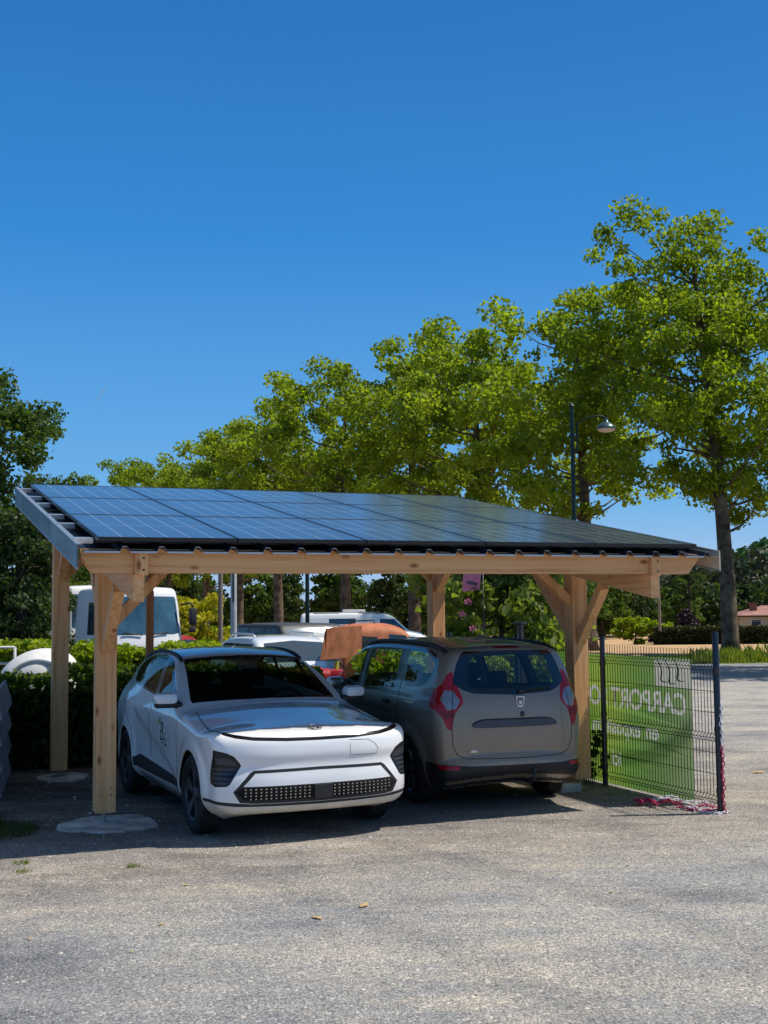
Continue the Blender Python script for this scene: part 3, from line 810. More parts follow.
    # nose: light bar, lower mouth, pixel grille, lip, lamps
    cut(bm, mir([(0, .842), (.30, .846), (.58, .860), (.72, .880), (.785, .898), (.81, .908), (.81, .934), (.775, .922), (.71, .907), (.58, .888), (.30, .874), (0, .870)]), 'x', fr, 8)
    cut(bm, mir([(0, .622), (.578, .616), (.610, .60), (.752, .443), (.698, .355), (.60, .345), (0, .338)]), 'x', fr, 9)
    cut(bm, mir([(0, .596), (.572, .590), (.672, .486), (0, .484)]), 'x', fr, 10, {9})
    cut(bm, mir([(0, .480), (.675, .480), (.735, .443), (.672, .372), (0, .360)]), 'x', fr, 11, {9})
    lo = lambda c, nr: c.x > .05 and nr.x > .03
    cut(bm, mir([(0, .336), (.60, .342), (.72, .352), (.95, .372), (.95, .345), (.72, .322), (0, .312)]), 'x', lo, 9, {0})
    cut(bm, mir([(0, .3125), (.72, .3225), (.95, .3455), (.95, .245), (.72, .218), (0, .212)]), 'x', lo, 12, {0})
    for s in (1, -1):
        hp = [(.885, .785), (.885, .50), (.875, .482), (.80, .488), (.775, .505), (.682, .655), (.69, .675), (.74, .735), (.80, .765)]
        cut(bm, [(s * a, b) for a, b in hp], 'x', lo, 13)
        cut(bm, [(s * a, b) for a, b in [(.875, .725), (.87, .67), (.715, .655), (.73, .69), (.78, .715)]], 'x', lo, 14, {13})
        for q in range(4):
            zq = .635 - q * .038; inn = .735 + q * .021
            cut(bm, [(s * a, b) for a, b in [(.885, zq), (.883, zq - .014), (inn + .008, zq - .014), (inn, zq)]], 'x', lo, 14, {13})
    bmesh.ops.delete(bm, geom=[f for f in bm.faces if f[bm.faces.layers.int['reg']] == 99], context='FACES')
    parts = split_regions(bm, {0: ('body', M['white_paint'], 0), 1: ('windscreen_surround', M['black_gloss'], 0), 2: ('windscreen', M['glass_dark'], 0), 3: ('window_frame', M['black_gloss'], 1),
                               4: ('side_window', M['glass_clear'], 1), 5: ('side_window', M['glass_privacy'], 1), 6: ('side_cladding', M['black_plastic'], 1), 7: ('rear_window', M['glass_privacy'], 0),
                               8: ('light_bar', M['black_gloss'], 0), 9: ('grille_surround', M['black_plastic'], 0), 10: ('bumper_panel', M['white_paint'], 0), 11: ('grille', M['dark_inner'], 0),
                               12: ('bumper_lip', M['dirty_white'], 0), 13: ('headlight', M['headlamp'], 1), 14: ('headlight_lens', M['lens_grey'], 1)})
    body = None; hl = {}; grille = None
    for nm, me, sd in parts:
        par = root
        if nm == 'headlight_lens': par = hl.get(sd, root); 
        o = link(nm, me, par)
        if nm == 'body': body = o
        if nm == 'headlight': hl[sd] = o
        if nm == 'grille': grille = o
    # pixel dots of the grille
    m = MB()
    for r_ in range(4):
        for c_ in range(14):
            for s in (1, -1):
                y = s * (.115 + c_ * .0415); z = .462 - r_ * .0265
                if abs(y) > .66 - .5 * max(0, .40 - z): continue
                h = tree.ray_cast(Vector((3, y, z)), Vector((-1, 0, 0)))
                if h[0] is not None: m.box(h[0] + Vector((.001, 0, 0)), (.006, .012, .010))
    m.build('grille_pixels', M['yellow_dot'], grille)
    m = MB(); h = tree.ray_cast(Vector((3, .01, .42)), Vector((-1, 0, 0))); m.box(h[0] + Vector((.004, 0, 0)), (.016, .165, .118), None, 0, .004); m.build('sensor_cover', M['black_plastic'], root)
    # joints
    m = MB()
    for s in (1, -1):
        seam(m, tree, [(-.47, 1.04), (-.50, .9), (-.53, .52), (-.46, .40)], 'y', s)
        seam(m, tree, [(-1.56, 1.10), (-1.60, .9), (-1.58, .47)], 'y', s)
        seam(m, tree, [(-2.84, 1.18), (-2.90, 1.02), (-2.62, .86), (-2.36, .72), (-2.26, .52)], 'y', s)
        seam(m, tree, [(-.44, s * .74), (-.1, s * .785), (.25, s * .815), (.50, s * .818), (.62, s * .805)], 'z', 1, .0045)
    seam(m, tree, [(.27, .83), (.45, .825), (.51, .79), (.545, .745), (.53, .70), (.27, .70), (.27, .83)], 'x', 1, .0022)
    m.build('panel_joint', M['dark_inner'], body)
    # wheel arch edge dirt lips
    m = MB()
    for s in (1, -1):
        for cx in (0, -2.66):
            pts = []
            for i in range(33):
                a = PI * (-.10 + 1.2 * i / 32); o = Vector((cx + .388 * math.cos(a), 6 * s, .345 + .388 * math.sin(a)))
                h = tree.ray_cast(o, Vector((0, -s, 0)))
                if h[0] is not None: pts.append(h[0] + Vector((0, -s * .004, 0)))
            if len(pts) > 2: m.tube(pts, .011, 6)
    m.build('arch_trim', M['dirty_white'], body, True)
    liner(root, 0, .90, .392, .345, M['dark_inner']); liner(root, -2.66, .90, .392, .345, M['dark_inner'])
    for x in (0, -2.66):
        for y in (.80, -.80): wheel(root, x, y, .345, .225, .245, 5, [M['alloy_dark'], M['alloy_grey']], 'blade')
    # mirrors
    for s in (1, -1):
        mm = MB(); mm.box((-.71, s * .955, 1.130), (.13, .225, .115), Matrix.Rotation(s * R(8), 4, 'Z'), 0, .045)
        o = mm.build('wing_mirror', M['white_paint'], root, 'auto')
        mm = MB(); mm.box((-.71, s * .93, 1.073), (.12, .26, .055), Matrix.Rotation(s * R(8), 4, 'Z'), 0, .022); mm.box((-.71, s * .855, 1.07), (.07, .10, .05), None, 0, .015)
        mm.build('mirror_base', M['black_plastic'], o, 'auto')
        # handles
        for hx, hz in ((-1.62, .972), (-2.63, 1.00)):
            h = tree.ray_cast(Vector((hx, 3 * s, hz)), Vector((0, -s, 0)))
            mm = MB(); mm.box(h[0] + Vector((0, s * .010, 0)), (.20, .03, .030), None, 0, .011); mm.build('door_handle', M['white_paint'], root, 'auto')
        # roof rails
        mm = MB(); pts = []
        for i in range(19):
            x = -1.36 - 1.74 * i / 18
            h = tree.ray_cast(Vector((x, s * (.625 - .035 * i / 18), 3)), Vector((0, 0, -1)))
            pts.append(h[0] + Vector((0, 0, .012 * min(1, i / 2, (18 - i) / 2) + .002)))
        mm.tube(pts, .020, 8); mm.build('roof_rail', M['black_plastic'], root, True)
    # emblem on the bonnet lip
    h = tree.ray_cast(Vector((.70, 0, 3)), Vector((0, 0, -1)))[0] + Vector((0, 0, .012)); mm = MB()
    ring = [(h.x - .030 * math.sin(a), .060 * math.cos(a), h.z + .028 * math.sin(a) * .6) for a in [2 * PI * i / 28 for i in range(29)]]
    mm.tube(ring, .004, 6, cap=False)
    for dy in (-.034, .034): mm.tube([(h.x + .022, dy + .012, h.z - .013), (h.x - .024, dy - .010, h.z + .016)], .006, 6)
    mm.tube([(h.x + .003, .036, h.z - .004), (h.x - .003, -.036, h.z + .004)], .005, 6)
    mm.build('emblem', M['alloy_grey'], root, True)
    # door logo: white sticker with a leafed B
    sd = -1
    hit = tree.ray_cast(Vector((-.95, -3, .80)), Vector((0, 1, 0)))
    def onside(x, z, off): 
        q = tree.ray_cast(Vector((x, -3, z)), Vector((0, 1, 0))); return q[0] + q[1] * off
    def side_patch(nm, poly, mat, off, par, sub=5):
        b2 = bmesh.new(); vs = [b2.verts.new((p[0], 0, p[1])) for p in poly]; b2.faces.new(vs)
        bmesh.ops.triangulate(b2, faces=b2.faces[:]); bmesh.ops.subdivide_edges(b2, edges=b2.edges[:], cuts=sub, use_grid_fill=True)
        for v in b2.verts: v.co = onside(v.co.x, v.co.z, off)
        me = bpy.data.meshes.new(nm); b2.to_mesh(me); b2.free(); me.materials.append(mat); return link(nm, me, par)
    st = side_patch('door_sticker', [(-1.17, .685), (-.80, .665), (-.80, .905), (-1.17, .93)], M['decal_white'], .003, root)
    def side_text(txt, size, x, z, mat, nm, bold=.0, shear=.25):
        me = text_mesh(txt, size, nm, bold=bold)
        for v in me.vertices:
            xx = x + v.co.x + shear * v.co.y; v.co = onside(xx, z + v.co.y - .06 * v.co.x, .006 + v.co.z)
        me.materials.append(mat); return link(nm, me, st)
    side_text('B', .27, -1.125, .715, M['decal_dark'], 'lettering', -.003)
    side_text('our', .075, -.965, .715, M['decal_grey'], 'lettering')
    lf = [(-1.165, .885), (-1.125, .925), (-1.075, .93), (-1.09, .885), (-1.125, .855)]
    side_patch('leaf_mark', lf, M['decal_green'], .007, st, 2)
    side_patch('arrow_mark', [(-1.09, .700), (-.865, .686), (-.865, .676), (-1.09, .690)], M['decal_dark'], .0065, st, 2)
    side_patch('arrow_mark', [(-.90, .705), (-.845, .681), (-.90, .665)], M['decal_dark'], .007, st, 2)
    side_patch('line_mark', [(-.885, .86), (-.872, .86), (-.872, .84), (-.885, .84)], M['decal_green'], .007, st, 1)
    side_patch('line_mark', [(-.885, .80), (-.868, .80), (-.868, .775), (-.885, .775)], M['decal_dark'], .007, st, 1)
    interior(root, -3.1, -.35, .70, .88, -.55, (-1.75, -2.55), .40, .36)
    return root
build_crossover()

# ------------------------------------------------------------------ taupe people carrier, seen from behind
def build_carrier():
    root = empty('parked_car', (.105, 15.2, 0), R(108.3), 'dusty taupe grey family car with roof rails, seen from behind under the carport', 'car')
    sil = spline([(-3.45, .24), (-1.6, .20), (.3, .20), (.70, .24), (.80, .34), (.83, .52), (.82, .72), (.76, .88), (.60, .98), (.25, 1.05), (.0 + .42, 1.02), (.22, 1.06), (.02, 1.17), (-.30, 1.36), (-.62, 1.52), (-.92, 1.590),
                  (-1.4, 1.628), (-2.1, 1.638), (-2.8, 1.622), (-3.2, 1.600), (-3.42, 1.580), (-3.475, 1.560), (-3.50, 1.52), (-3.545, 1.36), (-3.595, 1.20), (-3.640, 1.08), (-3.660, .95), (-3.668, .80), (-3.662, .64), (-3.655, .545), (-3.685, .525), (-3.705, .49), (-3.705, .42), (-3.66, .35), (-3.55, .30)], 6, True)
    # drop the helper point that would fold the bonnet line
    sil = [p for p in sil]
    zz = [.15, .24, .34, .46, .60, .80, .95, 1.03, 1.09, 1.20, 1.35, 1.50, 1.58, 1.66]
    ww = [.70, .750, .785, .803, .822, .838, .838, .826, .804, .775, .728, .675, .640, .590]
    def W(x, z):
        w = sum(np.interp(z + d, zz, ww) for d in (-.015, 0, .015)) / 3
        w = w * (1 - .04 * sstep(.2, .85, x)) * (1 - .05 * sstep(-2.9, -3.7, x))
        for cx in (0, -2.81):
            r = np.hypot(x - cx, z - .32); w = w + .022 * sstep(.50, .40, r)
        w = w - .010 * sstep(.90, .86, z) * sstep(.60, .8, z) * sstep(-2.4, -2.2, x) * sstep(-.4, -.6, x)
        return w
    def bow(x, y): return .12 * (y / .85) ** 3 * sstep(-.9, .3, x) - .14 * (y / .82) ** 2.6 * sstep(-2.8, -3.4, x)
    def crown(x, y): return .055 * (y / .7) ** 2
    def k(x, z): return .045 + .05 * sstep(.3, .8, x) + .05 * sstep(-3.0, -3.5, x) + .05 * sstep(1.3, 1.5, z)
    bm = car_shell(sil, W, bow, crown, .75, (140, 60, 60), k)
    tree = BVHTree.FromBMesh(bm)
    mir = lambda P: P + [(-p[0], p[1]) for p in P[::-1] if abs(p[0]) > 1e-6]
    rr = lambda c, nr: c.x < -3.15 and nr.x < -.10
    for s in (1, -1):
        for cx in (0, -2.81): cut(bm, circle(cx, .32, .365), 'y', pred_side(s), 99)
        ps = pred_side(s)
        cut(bm, [(.20, 1.085), (.10, 1.16), (-.22, 1.365), (-.55, 1.49), (-.90, 1.535), (-1.08, 1.535), (-1.08, 1.06), (-.2, 1.05), (.12, 1.06)], 'y', ps, 3)
        cut(bm, [(.03, 1.10), (-.24, 1.325), (-.56, 1.455), (-.92, 1.50), (-.99, 1.49), (-.98, 1.09), (-.3, 1.08)], 'y', ps, 4, {3})
        cut(bm, [(-1.18, 1.05), (-1.16, 1.535), (-2.35, 1.545), (-2.44, 1.09)], 'y', ps, 3)
        cut(bm, [(-1.27, 1.085), (-1.255, 1.495), (-2.22, 1.515), (-2.30, 1.125)], 'y', ps, 4, {3})
        cut(bm, [(-2.53, 1.125), (-2.42, 1.545), (-3.02, 1.535), (-3.22, 1.49), (-3.33, 1.40), (-3.32, 1.28), (-3.20, 1.175), (-3.05, 1.14)], 'y', ps, 3)
        cut(bm, [(-2.58, 1.155), (-2.48, 1.515), (-3.0, 1.505), (-3.17, 1.465), (-3.26, 1.385), (-3.25, 1.285), (-3.16, 1.205), (-3.03, 1.17)], 'y', ps, 5, {3})
        # tail lamps: rear face plus the point that wraps round the corner
        tl = [(.60, 1.335), (.645, 1.325), (.70, 1.22), (.86, 1.085), (.86, 1.06), (.74, .90), (.70, .80), (.655, .775), (.635, .88), (.615, .945), (.535, 1.035), (.532, 1.075), (.565, 1.20)]
        pr = lambda c, nr, s=s: c.x < -3.0 and nr.x < .2 and c.y * s > .3 and c.x < -3.33 - abs(c.z - 1.07) * .55
        cut(bm, [(s * a, b) for a, b in tl], 'x', pr, 6)
        cut(bm, [(s * a, b) for a, b in [(.615, .945), (.635, .90), (.72, .885), (.775, .965), (.69, .965)]], 'x', pr, 7, {6})
        cut(bm, [(s * a, b) for a, b in [(.742, 1.075), (.690, 1.163), (.612, 1.150), (.558, 1.062), (.605, .985), (.690, .972)]], 'x', pr, 8, {6})
    gl = mir([(0, 1.105), (.42, 1.125), (.52, 1.16), (.60, 1.215), (.605, 1.25), (.555, 1.40), (.50, 1.500), (.46, 1.525), (0, 1.535)])
    cut(bm, gl, 'x', rr, 9)
    cut(bm, mir([(0, 1.165), (.40, 1.17), (.455, 1.19), (.47, 1.22), (.425, 1.43), (.385, 1.475), (0, 1.49)]), 'x', rr, 10, {9})
    cut(bm, mir([(0, 1.551), (.13, 1.551), (.14, 1.575), (0, 1.577)]), 'x', rr, 11, {0})
    bp = lambda c, nr: c.x < -2.5 and nr.x < .35 or c.x < -3.3
    cut(bm, mir([(0, .445), (.50, .445), (.64, .455), (1.0, .46), (1.0, .2), (0, .2)]), 'x', lambda c, nr: c.x < -3.22 and nr.z > -.85, 12, {0})
    for s in (1, -1): cut(bm, [(s * a, b) for a, b in [(.585, .445), (.765, .452), (.765, .412), (.60, .408)]], 'x', lambda c, nr, s=s: c.x < -3.3 and c.y * s > 0, 13, {12})
    # windscreen
    ws = lambda c, nr: -1.0 < c.x < .45 and c.z > 1.03 and nr.x > .2
    cut(bm, mir([(0, 1.16), (.62, 1.13), (.55, 1.46), (.5, 1.51), (0, 1.55)]), 'x', ws, 14)
    bmesh.ops.delete(bm, geom=[f for f in bm.faces if f[bm.faces.layers.int['reg']] == 99], context='FACES')
    parts = split_regions(bm, {0: ('body', M['taupe_paint'], 0), 3: ('window_frame', M['black_gloss'], 1), 4: ('side_window', M['glass_clear'], 1), 5: ('side_window', M['glass_clear'], 1), 6: ('tail_light', M['red_lens'], 1),
                               7: ('tail_light_lower', M['red_dark'], 1), 8: ('tail_light_lens', M['clear_lens'], 1), 9: ('rear_window_surround', M['black_gloss'], 0), 10: ('rear_window', M['glass_clear'], 0),
                               11: ('brake_light', M['red_dark'], 0), 12: ('bumper', M['black_plastic'], 0), 13: ('reflector', M['red_lens'], 1), 14: ('windscreen', M['glass_clear'], 0)})
    body = None; tls = {}
    for nm, me, sd in parts:
        par = root
        if nm in ('tail_light_lower', 'tail_light_lens'): par = tls.get(sd, root)
        o = link(nm, me, par)
        if nm == 'body': body = o
        if nm == 'tail_light': tls[sd] = o
    def onrear(y, z, off=0.0):
        h = tree.ray_cast(Vector((-7, y, z)), Vector((1, 0, 0))); return h[0] + Vector((-off, 0, 0))
    m = MB()
    gate = [(.60, 1.235), (.64, 1.0), (.655, .80), (.645, .64), (.605, .55), (.52, .512), (.0, .505)]
    seam(m, tree, gate + [(-a, b) for a, b in gate[::-1]], 'x', -1, .0038)
    for s in (1, -1):
        seam(m, tree, [(-1.12, 1.54), (-1.13, 1.0), (-1.12, .42)], 'y', s)
        seam(m, tree, [(-2.40, 1.55), (-2.48, 1.08), (-2.50, .80), (-2.40, .62)], 'y', s)
        seam(m, tree, [(.10, 1.05), (-.02, .8), (-.10, .62)], 'y', s)
    m.build('panel_joint', M['dark_inner'], body)
    # number plate lamp bar, badge, lock, hook, wiper
    mm = MB(); P = []
    n = 14
    for i in range(n + 1):
        y = -.455 + .91 * i / n; zt = .885 if 1 < i < n - 1 else (.875 if i in (1, n - 1) else .845); P.append((y, zt))
    vs = []; fs = []
    for (y, zt) in P:
        for z, off in ((.80 if abs(y) < .42 else .815, .004), (.808, .026), (zt - .012, .026), (zt, .004)): vs.append(onrear(y, z, off))
    for i in range(n):
        for q in range(3): fs.append((i * 4 + q, i * 4 + q + 1, i * 4 + 5 + q, i * 4 + 4 + q))
    fs.append((0, 1, 2, 3)); fs.append((n * 4, n * 4 + 1, n * 4 + 2, n * 4 + 3)); mm.add(vs, fs); mm.build('plate_lamp_bar', M['handle_blue'], root, 'auto')
    mm = MB(); c = onrear(-.055, 1.035, 0)
    sh = [(-.045, .055), (.045, .055), (.046, .025), (.026, -.045), (-.026, -.045), (-.046, .025)]
    mm.prism([(c.y + a, c.z + b) for a, b in sh], c.x + .004, c.x - .013, 'x', 0)
    mm.prism([(c.y + a * .74, c.z - .004 + b * .55) for a, b in sh], c.x - .012, c.x - .0155, 'x', 1)
    mm.box((c.x - .0145, c.y, c.z + .036), (.004, .066, .014), None, 1); mm.prism([(c.y + a * .42, c.z - .004 + b * .3) for a, b in sh], c.x - .015, c.x - .018, 'x', 0)
    mm.build('badge', [M['silver'], M['dark_mark']], root)
    mm = MB(); c = onrear(-.075, .92); mm.lathe([(.001, -.014), (.020, -.014), (.026, -.004), (.026, .01)], 18, tuple(c), 'x'); mm.build('boot_lock', M['black_gloss'], root, True)
    mm = MB(); c = onrear(.44, .575); mm.box(c + Vector((-.003, 0, 0)), (.006, .075, .014)); mm.box(c + Vector((-.003, .005, .012)), (.006, .04, .009)); mm.build('model_badge', M['silver'], root)
    mm = MB(); a = onrear(-.08, 1.14, .02); b = onrear(-.42, 1.165, .02); mm.tube([a, b], .009, 6); mm.box(a + Vector((.005, 0, 0)), (.04, .07, .04), None, 0, .01); mm.build('rear_wiper', M['black_plastic'], root, True)
    mm = MB(); mm.tube([(-3.45, -.13, .28), (-3.70, -.13, .27), (-3.78, -.13, .30), (-3.80, -.13, .38)], .018, 8); mm.tube([(-3.80, -.13, .38), (-3.80, -.13, .43)], [.025, .022], 8); mm.build('tow_hook', M['black_plastic'], root, True)
    for s in (1, -1):
        for hx in (-.98, -2.12):
            h = tree.ray_cast(Vector((hx, 3 * s, .975)), Vector((0, -s, 0)))[0]; mm = MB(); mm.box(h + Vector((0, s * .012, 0)), (.19, .035, .042), None, 0, .014); mm.build('door_handle', M['black_plastic'], root, 'auto')
        mm = MB(); mm.box((-.40, s * .915, 1.075), (.13, .21, .15), Matrix.Rotation(s * R(10), 4, 'Z'), 0, .045); o = mm.build('wing_mirror', M['silver'], root, 'auto')
        mm = MB(); mm.box((-.36, s * .84, 1.02), (.08, .12, .05), None, 0, .015); mm.build('mirror_base', M['black_plastic'], o, 'auto')
        pts = []
        for i in range(21):
            x = -.85 - 2.5 * i / 20; h = tree.ray_cast(Vector((x, s * .605, 3)), Vector((0, 0, -1)))[0]
            pts.append(h + Vector((0, 0, .018 * min(1, i / 2.5, (20 - i) / 2.5) + .003)))
        mm = MB(); mm.tube(pts, .021, 8); mm.build('roof_rail', M['black_plastic'], root, True)
        h = [tree.ray_cast(Vector((x, 3 * s, .925)), Vector((0, -s, 0)))[0] + Vector((0, s * .004, 0)) for x in np.linspace(-.2, -2.35, 16)]
    liner(root, 0, .83, .372, .32, M['dark_inner']); liner(root, -2.81, .83, .372, .32, M['dark_inner'])
    for x in (0, -2.81):
        for y in (.735, -.735): wheel(root, x, y, .32, .20, .215, 5, [M['alloy_dark'], M['alloy_grey']], 'five')
    root.scale = (1, .972, 1)
    interior(root, -3.3, .05, .66, .88, -.15, (-1.25, -2.05), .42, .36)
    return root
build_carrier()

# ------------------------------------------------------------------ the timber carport with solar roof
CP = dict(loc=(-2.613, 11.228, 0), rz=R(21.9))
SL = R(10.1); TS = math.tan(SL)
def cp_world(u, v, z=0):
    c, s_ = math.cos(CP['rz']), math.sin(CP['rz'])
    return Vector((CP['loc'][0] + u * c - v * s_, CP['loc'][1] + u * s_ + v * c, z))
V0 = -1.677                                   # front edge of the panel field
def zsheet(v): return 2.435 + (v - V0) * TS   # valley of the roof sheet
def build_carport():
    root = empty('carport', CP['loc'], CP['rz'], 'timber carport with sloping roof of dark solar panels over two parked cars', 'carport')
    wx, wy, wz = M['wood_x'], M['wood_y'], M['wood_z']
    posts = [(0, 0, .115), (5.06, 0, .11), (0, 3.48, .085), (4.96, 3.48, .09)]
    GT = lambda v: zsheet(v) - .195           # top of the sloping side girders
    for (u, v, zb) in posts:
        m = MB(); zt = GT(v) - .21
        m.box((u, v, (zb + zt) / 2), (.185, .185, zt - zb), None, 0, .006); p = m.build('post', wz, root)
        m = MB()
        for dz in (.16, .22): 
            for du in (-.045, .045): m.tube([(u + du, v - .0925, zb + dz), (u + du, v - .097, zb + dz)], .008, 8)
        m.build('bolt', M['steel'], p, True)
        m = MB(); m.tube([(u, v, -.05), (u, v, zb)], .016, 10); m.box((u, v, zb - .004), (.13, .13, .008)); m.box((u, v, .012), (.16, .16, .010)); m.build('post_foot', M['steel'], p)
    for u in (.012, 4.98):
        m = MB(); va, vb = -1.62, 4.05
        m.prism([(va, GT(va)), (va, GT(va) - .225), (vb, GT(vb) - .225), (vb, GT(vb))], u - .045, u + .045, 'x'); m.build('girder', wy, root)
    # purlins: the long front beam with slanted ends, and those behind
    def purlin(v, u0, u1, h, name='purlin'):
        zt = zsheet(v) - .004; m = MB()
        m.prism([(u0, zt), (u0 + .012, zt - .07), (u0 + .10, zt - h), (u1 - .14, zt - h), (u1 - .012, zt - .05), (u1, zt)], v - .06, v + .06, 'y')
        return m.build(name, wx, root)
    purlin(V0 + .145, -.455, 5.53, .195, 'front_beam')
    for v in (0, 1.75, 3.48, 3.9): purlin(v, -.45, 5.55, .19)
    # short blocks fixed to the face of the front beam over the girders
    for u in (.030, 4.985):
        m = MB(); m.box((u + .0, V0 + .055, zsheet(V0) - .100), (.105, .055, .185), None, 0, .004); b = m.build('cleat', wz, root)
        m = MB()
        for dz in (-.05, .045): m.tube([(u + .015, V0 + .026, zsheet(V0) - .10 + dz), (u + .015, V0 + .021, zsheet(V0) - .10 + dz)], .009, 8)
        m.build('screw', M['black_plastic'], b)
    # braces
    def brace(a, b, w=.095, h=.10):
        m = MB(); m.beam(a, b, w, h, (0, 0, 1) if abs(a[2] - b[2]) < .1 else ((0, 1, 0) if abs(a[1] - b[1]) < .05 else (1, 0, 0)), 0, .004); return m.build('brace', wz, root)
    brace((0.0, -.07, 1.60), (0.0, -.72, 2.16)); brace((.07, .0, 1.85), (.62, .0, 2.42)); brace((0, .07, 1.75), (0, .75, 2.45))
    brace((5.06, -.07, 1.58), (5.03, -.62, 2.16)); brace((4.99, 0, 2.0), (4.50, 0, 2.42)); brace((5.04, .07, 1.70), (5.0, .85, 2.50), .12, .12)
    brace((0, 3.41, 2.35), (0, 2.85, 2.78)); brace((.07, 3.48, 2.4), (.6, 3.48, 2.95)); brace((4.96, 3.41, 2.2), (4.98, 2.8, 2.74)); brace((4.89, 3.48, 2.35), (4.4, 3.48, 2.92))
    # slim extra post at the back
    m = MB(); m.box((1.08, 3.5, 1.45), (.085, .085, 2.9), None, 0, .004); m.build('post', M['wood_red'], root)
    # trapezoidal roof sheet, ribs running down the slope
    m = MB(); va, vb = V0 - .03, 4.02; u = -.50; prof = []
    ribs = [-.115 + .2975 * i for i in range(20)]
    prof.append((-.44, 0))
    for r_ in ribs:
        if r_ > 5.60: break
        prof += [(r_ - .042, 0), (r_ - .018, .042), (r_ + .018, .042), (r_ + .042, 0)]
    prof.append((5.665, 0))
    n = len(prof); vs = []
    for v in (va, vb):
        for t in (0, -.0035):
            for (uu, h) in prof: vs.append((uu, v, zsheet(v) + h + t))
    top = []
    for i in range(n - 1):
        top.append((i, i + 1, 2 * n + i + 1, 2 * n + i)); top.append((n + i, 3 * n + i, 3 * n + i + 1, n + i + 1))
    m.add(vs, top, 0); m.add(vs, [(i, n + i, n + i + 1, i + 1) for i in range(n - 1)], 1)
    sh = m.build('roof_sheet', [M['sheet_metal'], M['sheet_edge']], root, False, fix=False)
    # thin bright drip edge along the front of the valleys
    m = MB()
    for a, b in zip([-.44 - .042] + ribs[:19], ribs[:20]):
        if b > 5.7: break
        m.box(((a + b) / 2 + .0, va - .003, zsheet(va) - .004), (b - a - .086, .004, .014))
    m.build('drip_edge', M['sheet_edge'], sh)
    # side fascias
    def fascia(u, mats, nm):
        m = MB(); a, b = V0 - .03, 4.05
        m.prism([(a, zsheet(a) + .055), (a, zsheet(a) - .135), (b, zsheet(b) - .150), (b, zsheet(b) + .055)], u - .006, u + .006, 'x')
        o = m.build(nm, mats, root)
        m2 = MB(); m2.prism([(a, zsheet(a) + .060), (a, zsheet(a) + .0555), (b, zsheet(b) + .0555), (b, zsheet(b) + .060)], u - .008, u + (.035 if u < 0 else -.035), 'x'); m2.build('fascia_top', M['sheet_edge'], o)
        m3 = MB(); m3.tube([(u, a, zsheet(a) - .137), (u, b, zsheet(b) - .152)], .010, 6); m3.build('fascia_fold', M['sheet_edge'], o)
        for vj in (.3,):
            m4 = MB(); m4.box((u, vj, zsheet(vj) - .045), (.016, .012, .185)); m4.build('fascia_joint', M['fascia'], o)
        return o
    fascia(-.492, M['fascia'], 'fascia'); fascia(5.685, M['fascia_inner'], 'fascia')
    # mounting rails (across the slope), ends bright on the left
    nslope = Vector((0, -math.sin(SL), math.cos(SL))); dslope = Vector((0, math.cos(SL), math.sin(SL)))
    P0 = Vector((-.326, V0, 2.549)); PW = 1.1552; PL = 1.89
    rx = Matrix.Rotation(SL, 4, 'X')
    for sl_ in (.26, 1.39, 2.20, 3.42, 4.26, 5.39):
        c = P0 + dslope * sl_ - nslope * .062
        m = MB(); m.box((2.56, c.y, c.z), (6.06, .042, .042), rx, 0, .003); rl_ = m.build('mounting_rail', M['panel_frame'], root)
        m = MB(); m.box((-.405, c.y, c.z), (.155, .046, .050), rx, 0, .003); m.build('rail_end', M['alu'], rl_)
    # 5 x 3 solar panels
    gap = .010; me_f = me_g = None
    for r_ in range(3):
        for c_ in range(5):
            o = P0 + dslope * (r_ * PL) + Vector((c_ * PW, 0, 0))
            if me_f is None:
                w_, l_ = PW - gap, PL - gap
                m = MB()
                for (x, y, dx, dy) in ((w_ / 2, .006, w_, .012), (w_ / 2, l_ - .006, w_, .012), (.006, l_ / 2, .012, l_ - .024), (w_ - .006, l_ / 2, .012, l_ - .024)): m.box((x, y, -.0175), (dx, dy, .035), None, 0, .002)
                m.box((w_ / 2, l_ / 2, -.030), (w_ - .04, l_ - .04, .004))
                me_f = m.mesh('frame', M['panel_frame'])
                g = MB(); g.add([(.011, .011, -.003), (w_ - .011, .011, -.003), (w_ - .011, l_ - .011, -.003), (.011, l_ - .011, -.003)], [(0, 1, 2, 3)])
                me_g = g.mesh('solar_panel', M['solar'], fix=False)
                uv = me_g.uv_layers.new(name='UVMap')
                for i, c in enumerate(((0, 0), (1, 0), (1, 1), (0, 1))): uv.data[i].uv = c
            p = link('solar_panel', me_g, root); p.location = o; p.rotation_euler = (SL, 0, 0)
            f = link('frame', me_f, p)
    return root
M['wood_red'] = wood('wood_red', 2, (.72, .50, .42))
build_carport()

def concrete_pad(u, v, rx, ry, seed, label):
    rng = random.Random(seed); c = cp_world(u, v); m = MB(); n = 64; ring = []; top = []; ph = [rng.uniform(0, 6.3) for _ in range(6)]
    for i in range(n):
        a = 2 * PI * i / n; q = 1 + .07 * math.sin(2 * a + ph[0]) + .06 * math.sin(3 * a + ph[1]) + .045 * math.sin(5 * a + ph[2]) + .03 * math.sin(9 * a + ph[3]) + .02 * math.sin(15 * a + ph[4]) + rng.uniform(-.015, .015); ring.append((c.x + rx * q * math.cos(a), c.y + ry * q * math.sin(a), -.02)); top.append((c.x + rx * q * .96 * math.cos(a), c.y + ry * q * .96 * math.sin(a), .012 + rng.uniform(0, .010)))
    m.add(ring + top, [(i, (i + 1) % n, n + (i + 1) % n, n + i) for i in range(n)] + [tuple(range(n, 2 * n))]); o = m.build('concrete_footing', M['concrete'], None)
    return tag(o, label, 'footing')
concrete_pad(.04, -.06, .42, .48, 3, 'pale irregular concrete footing under the front left timber post')
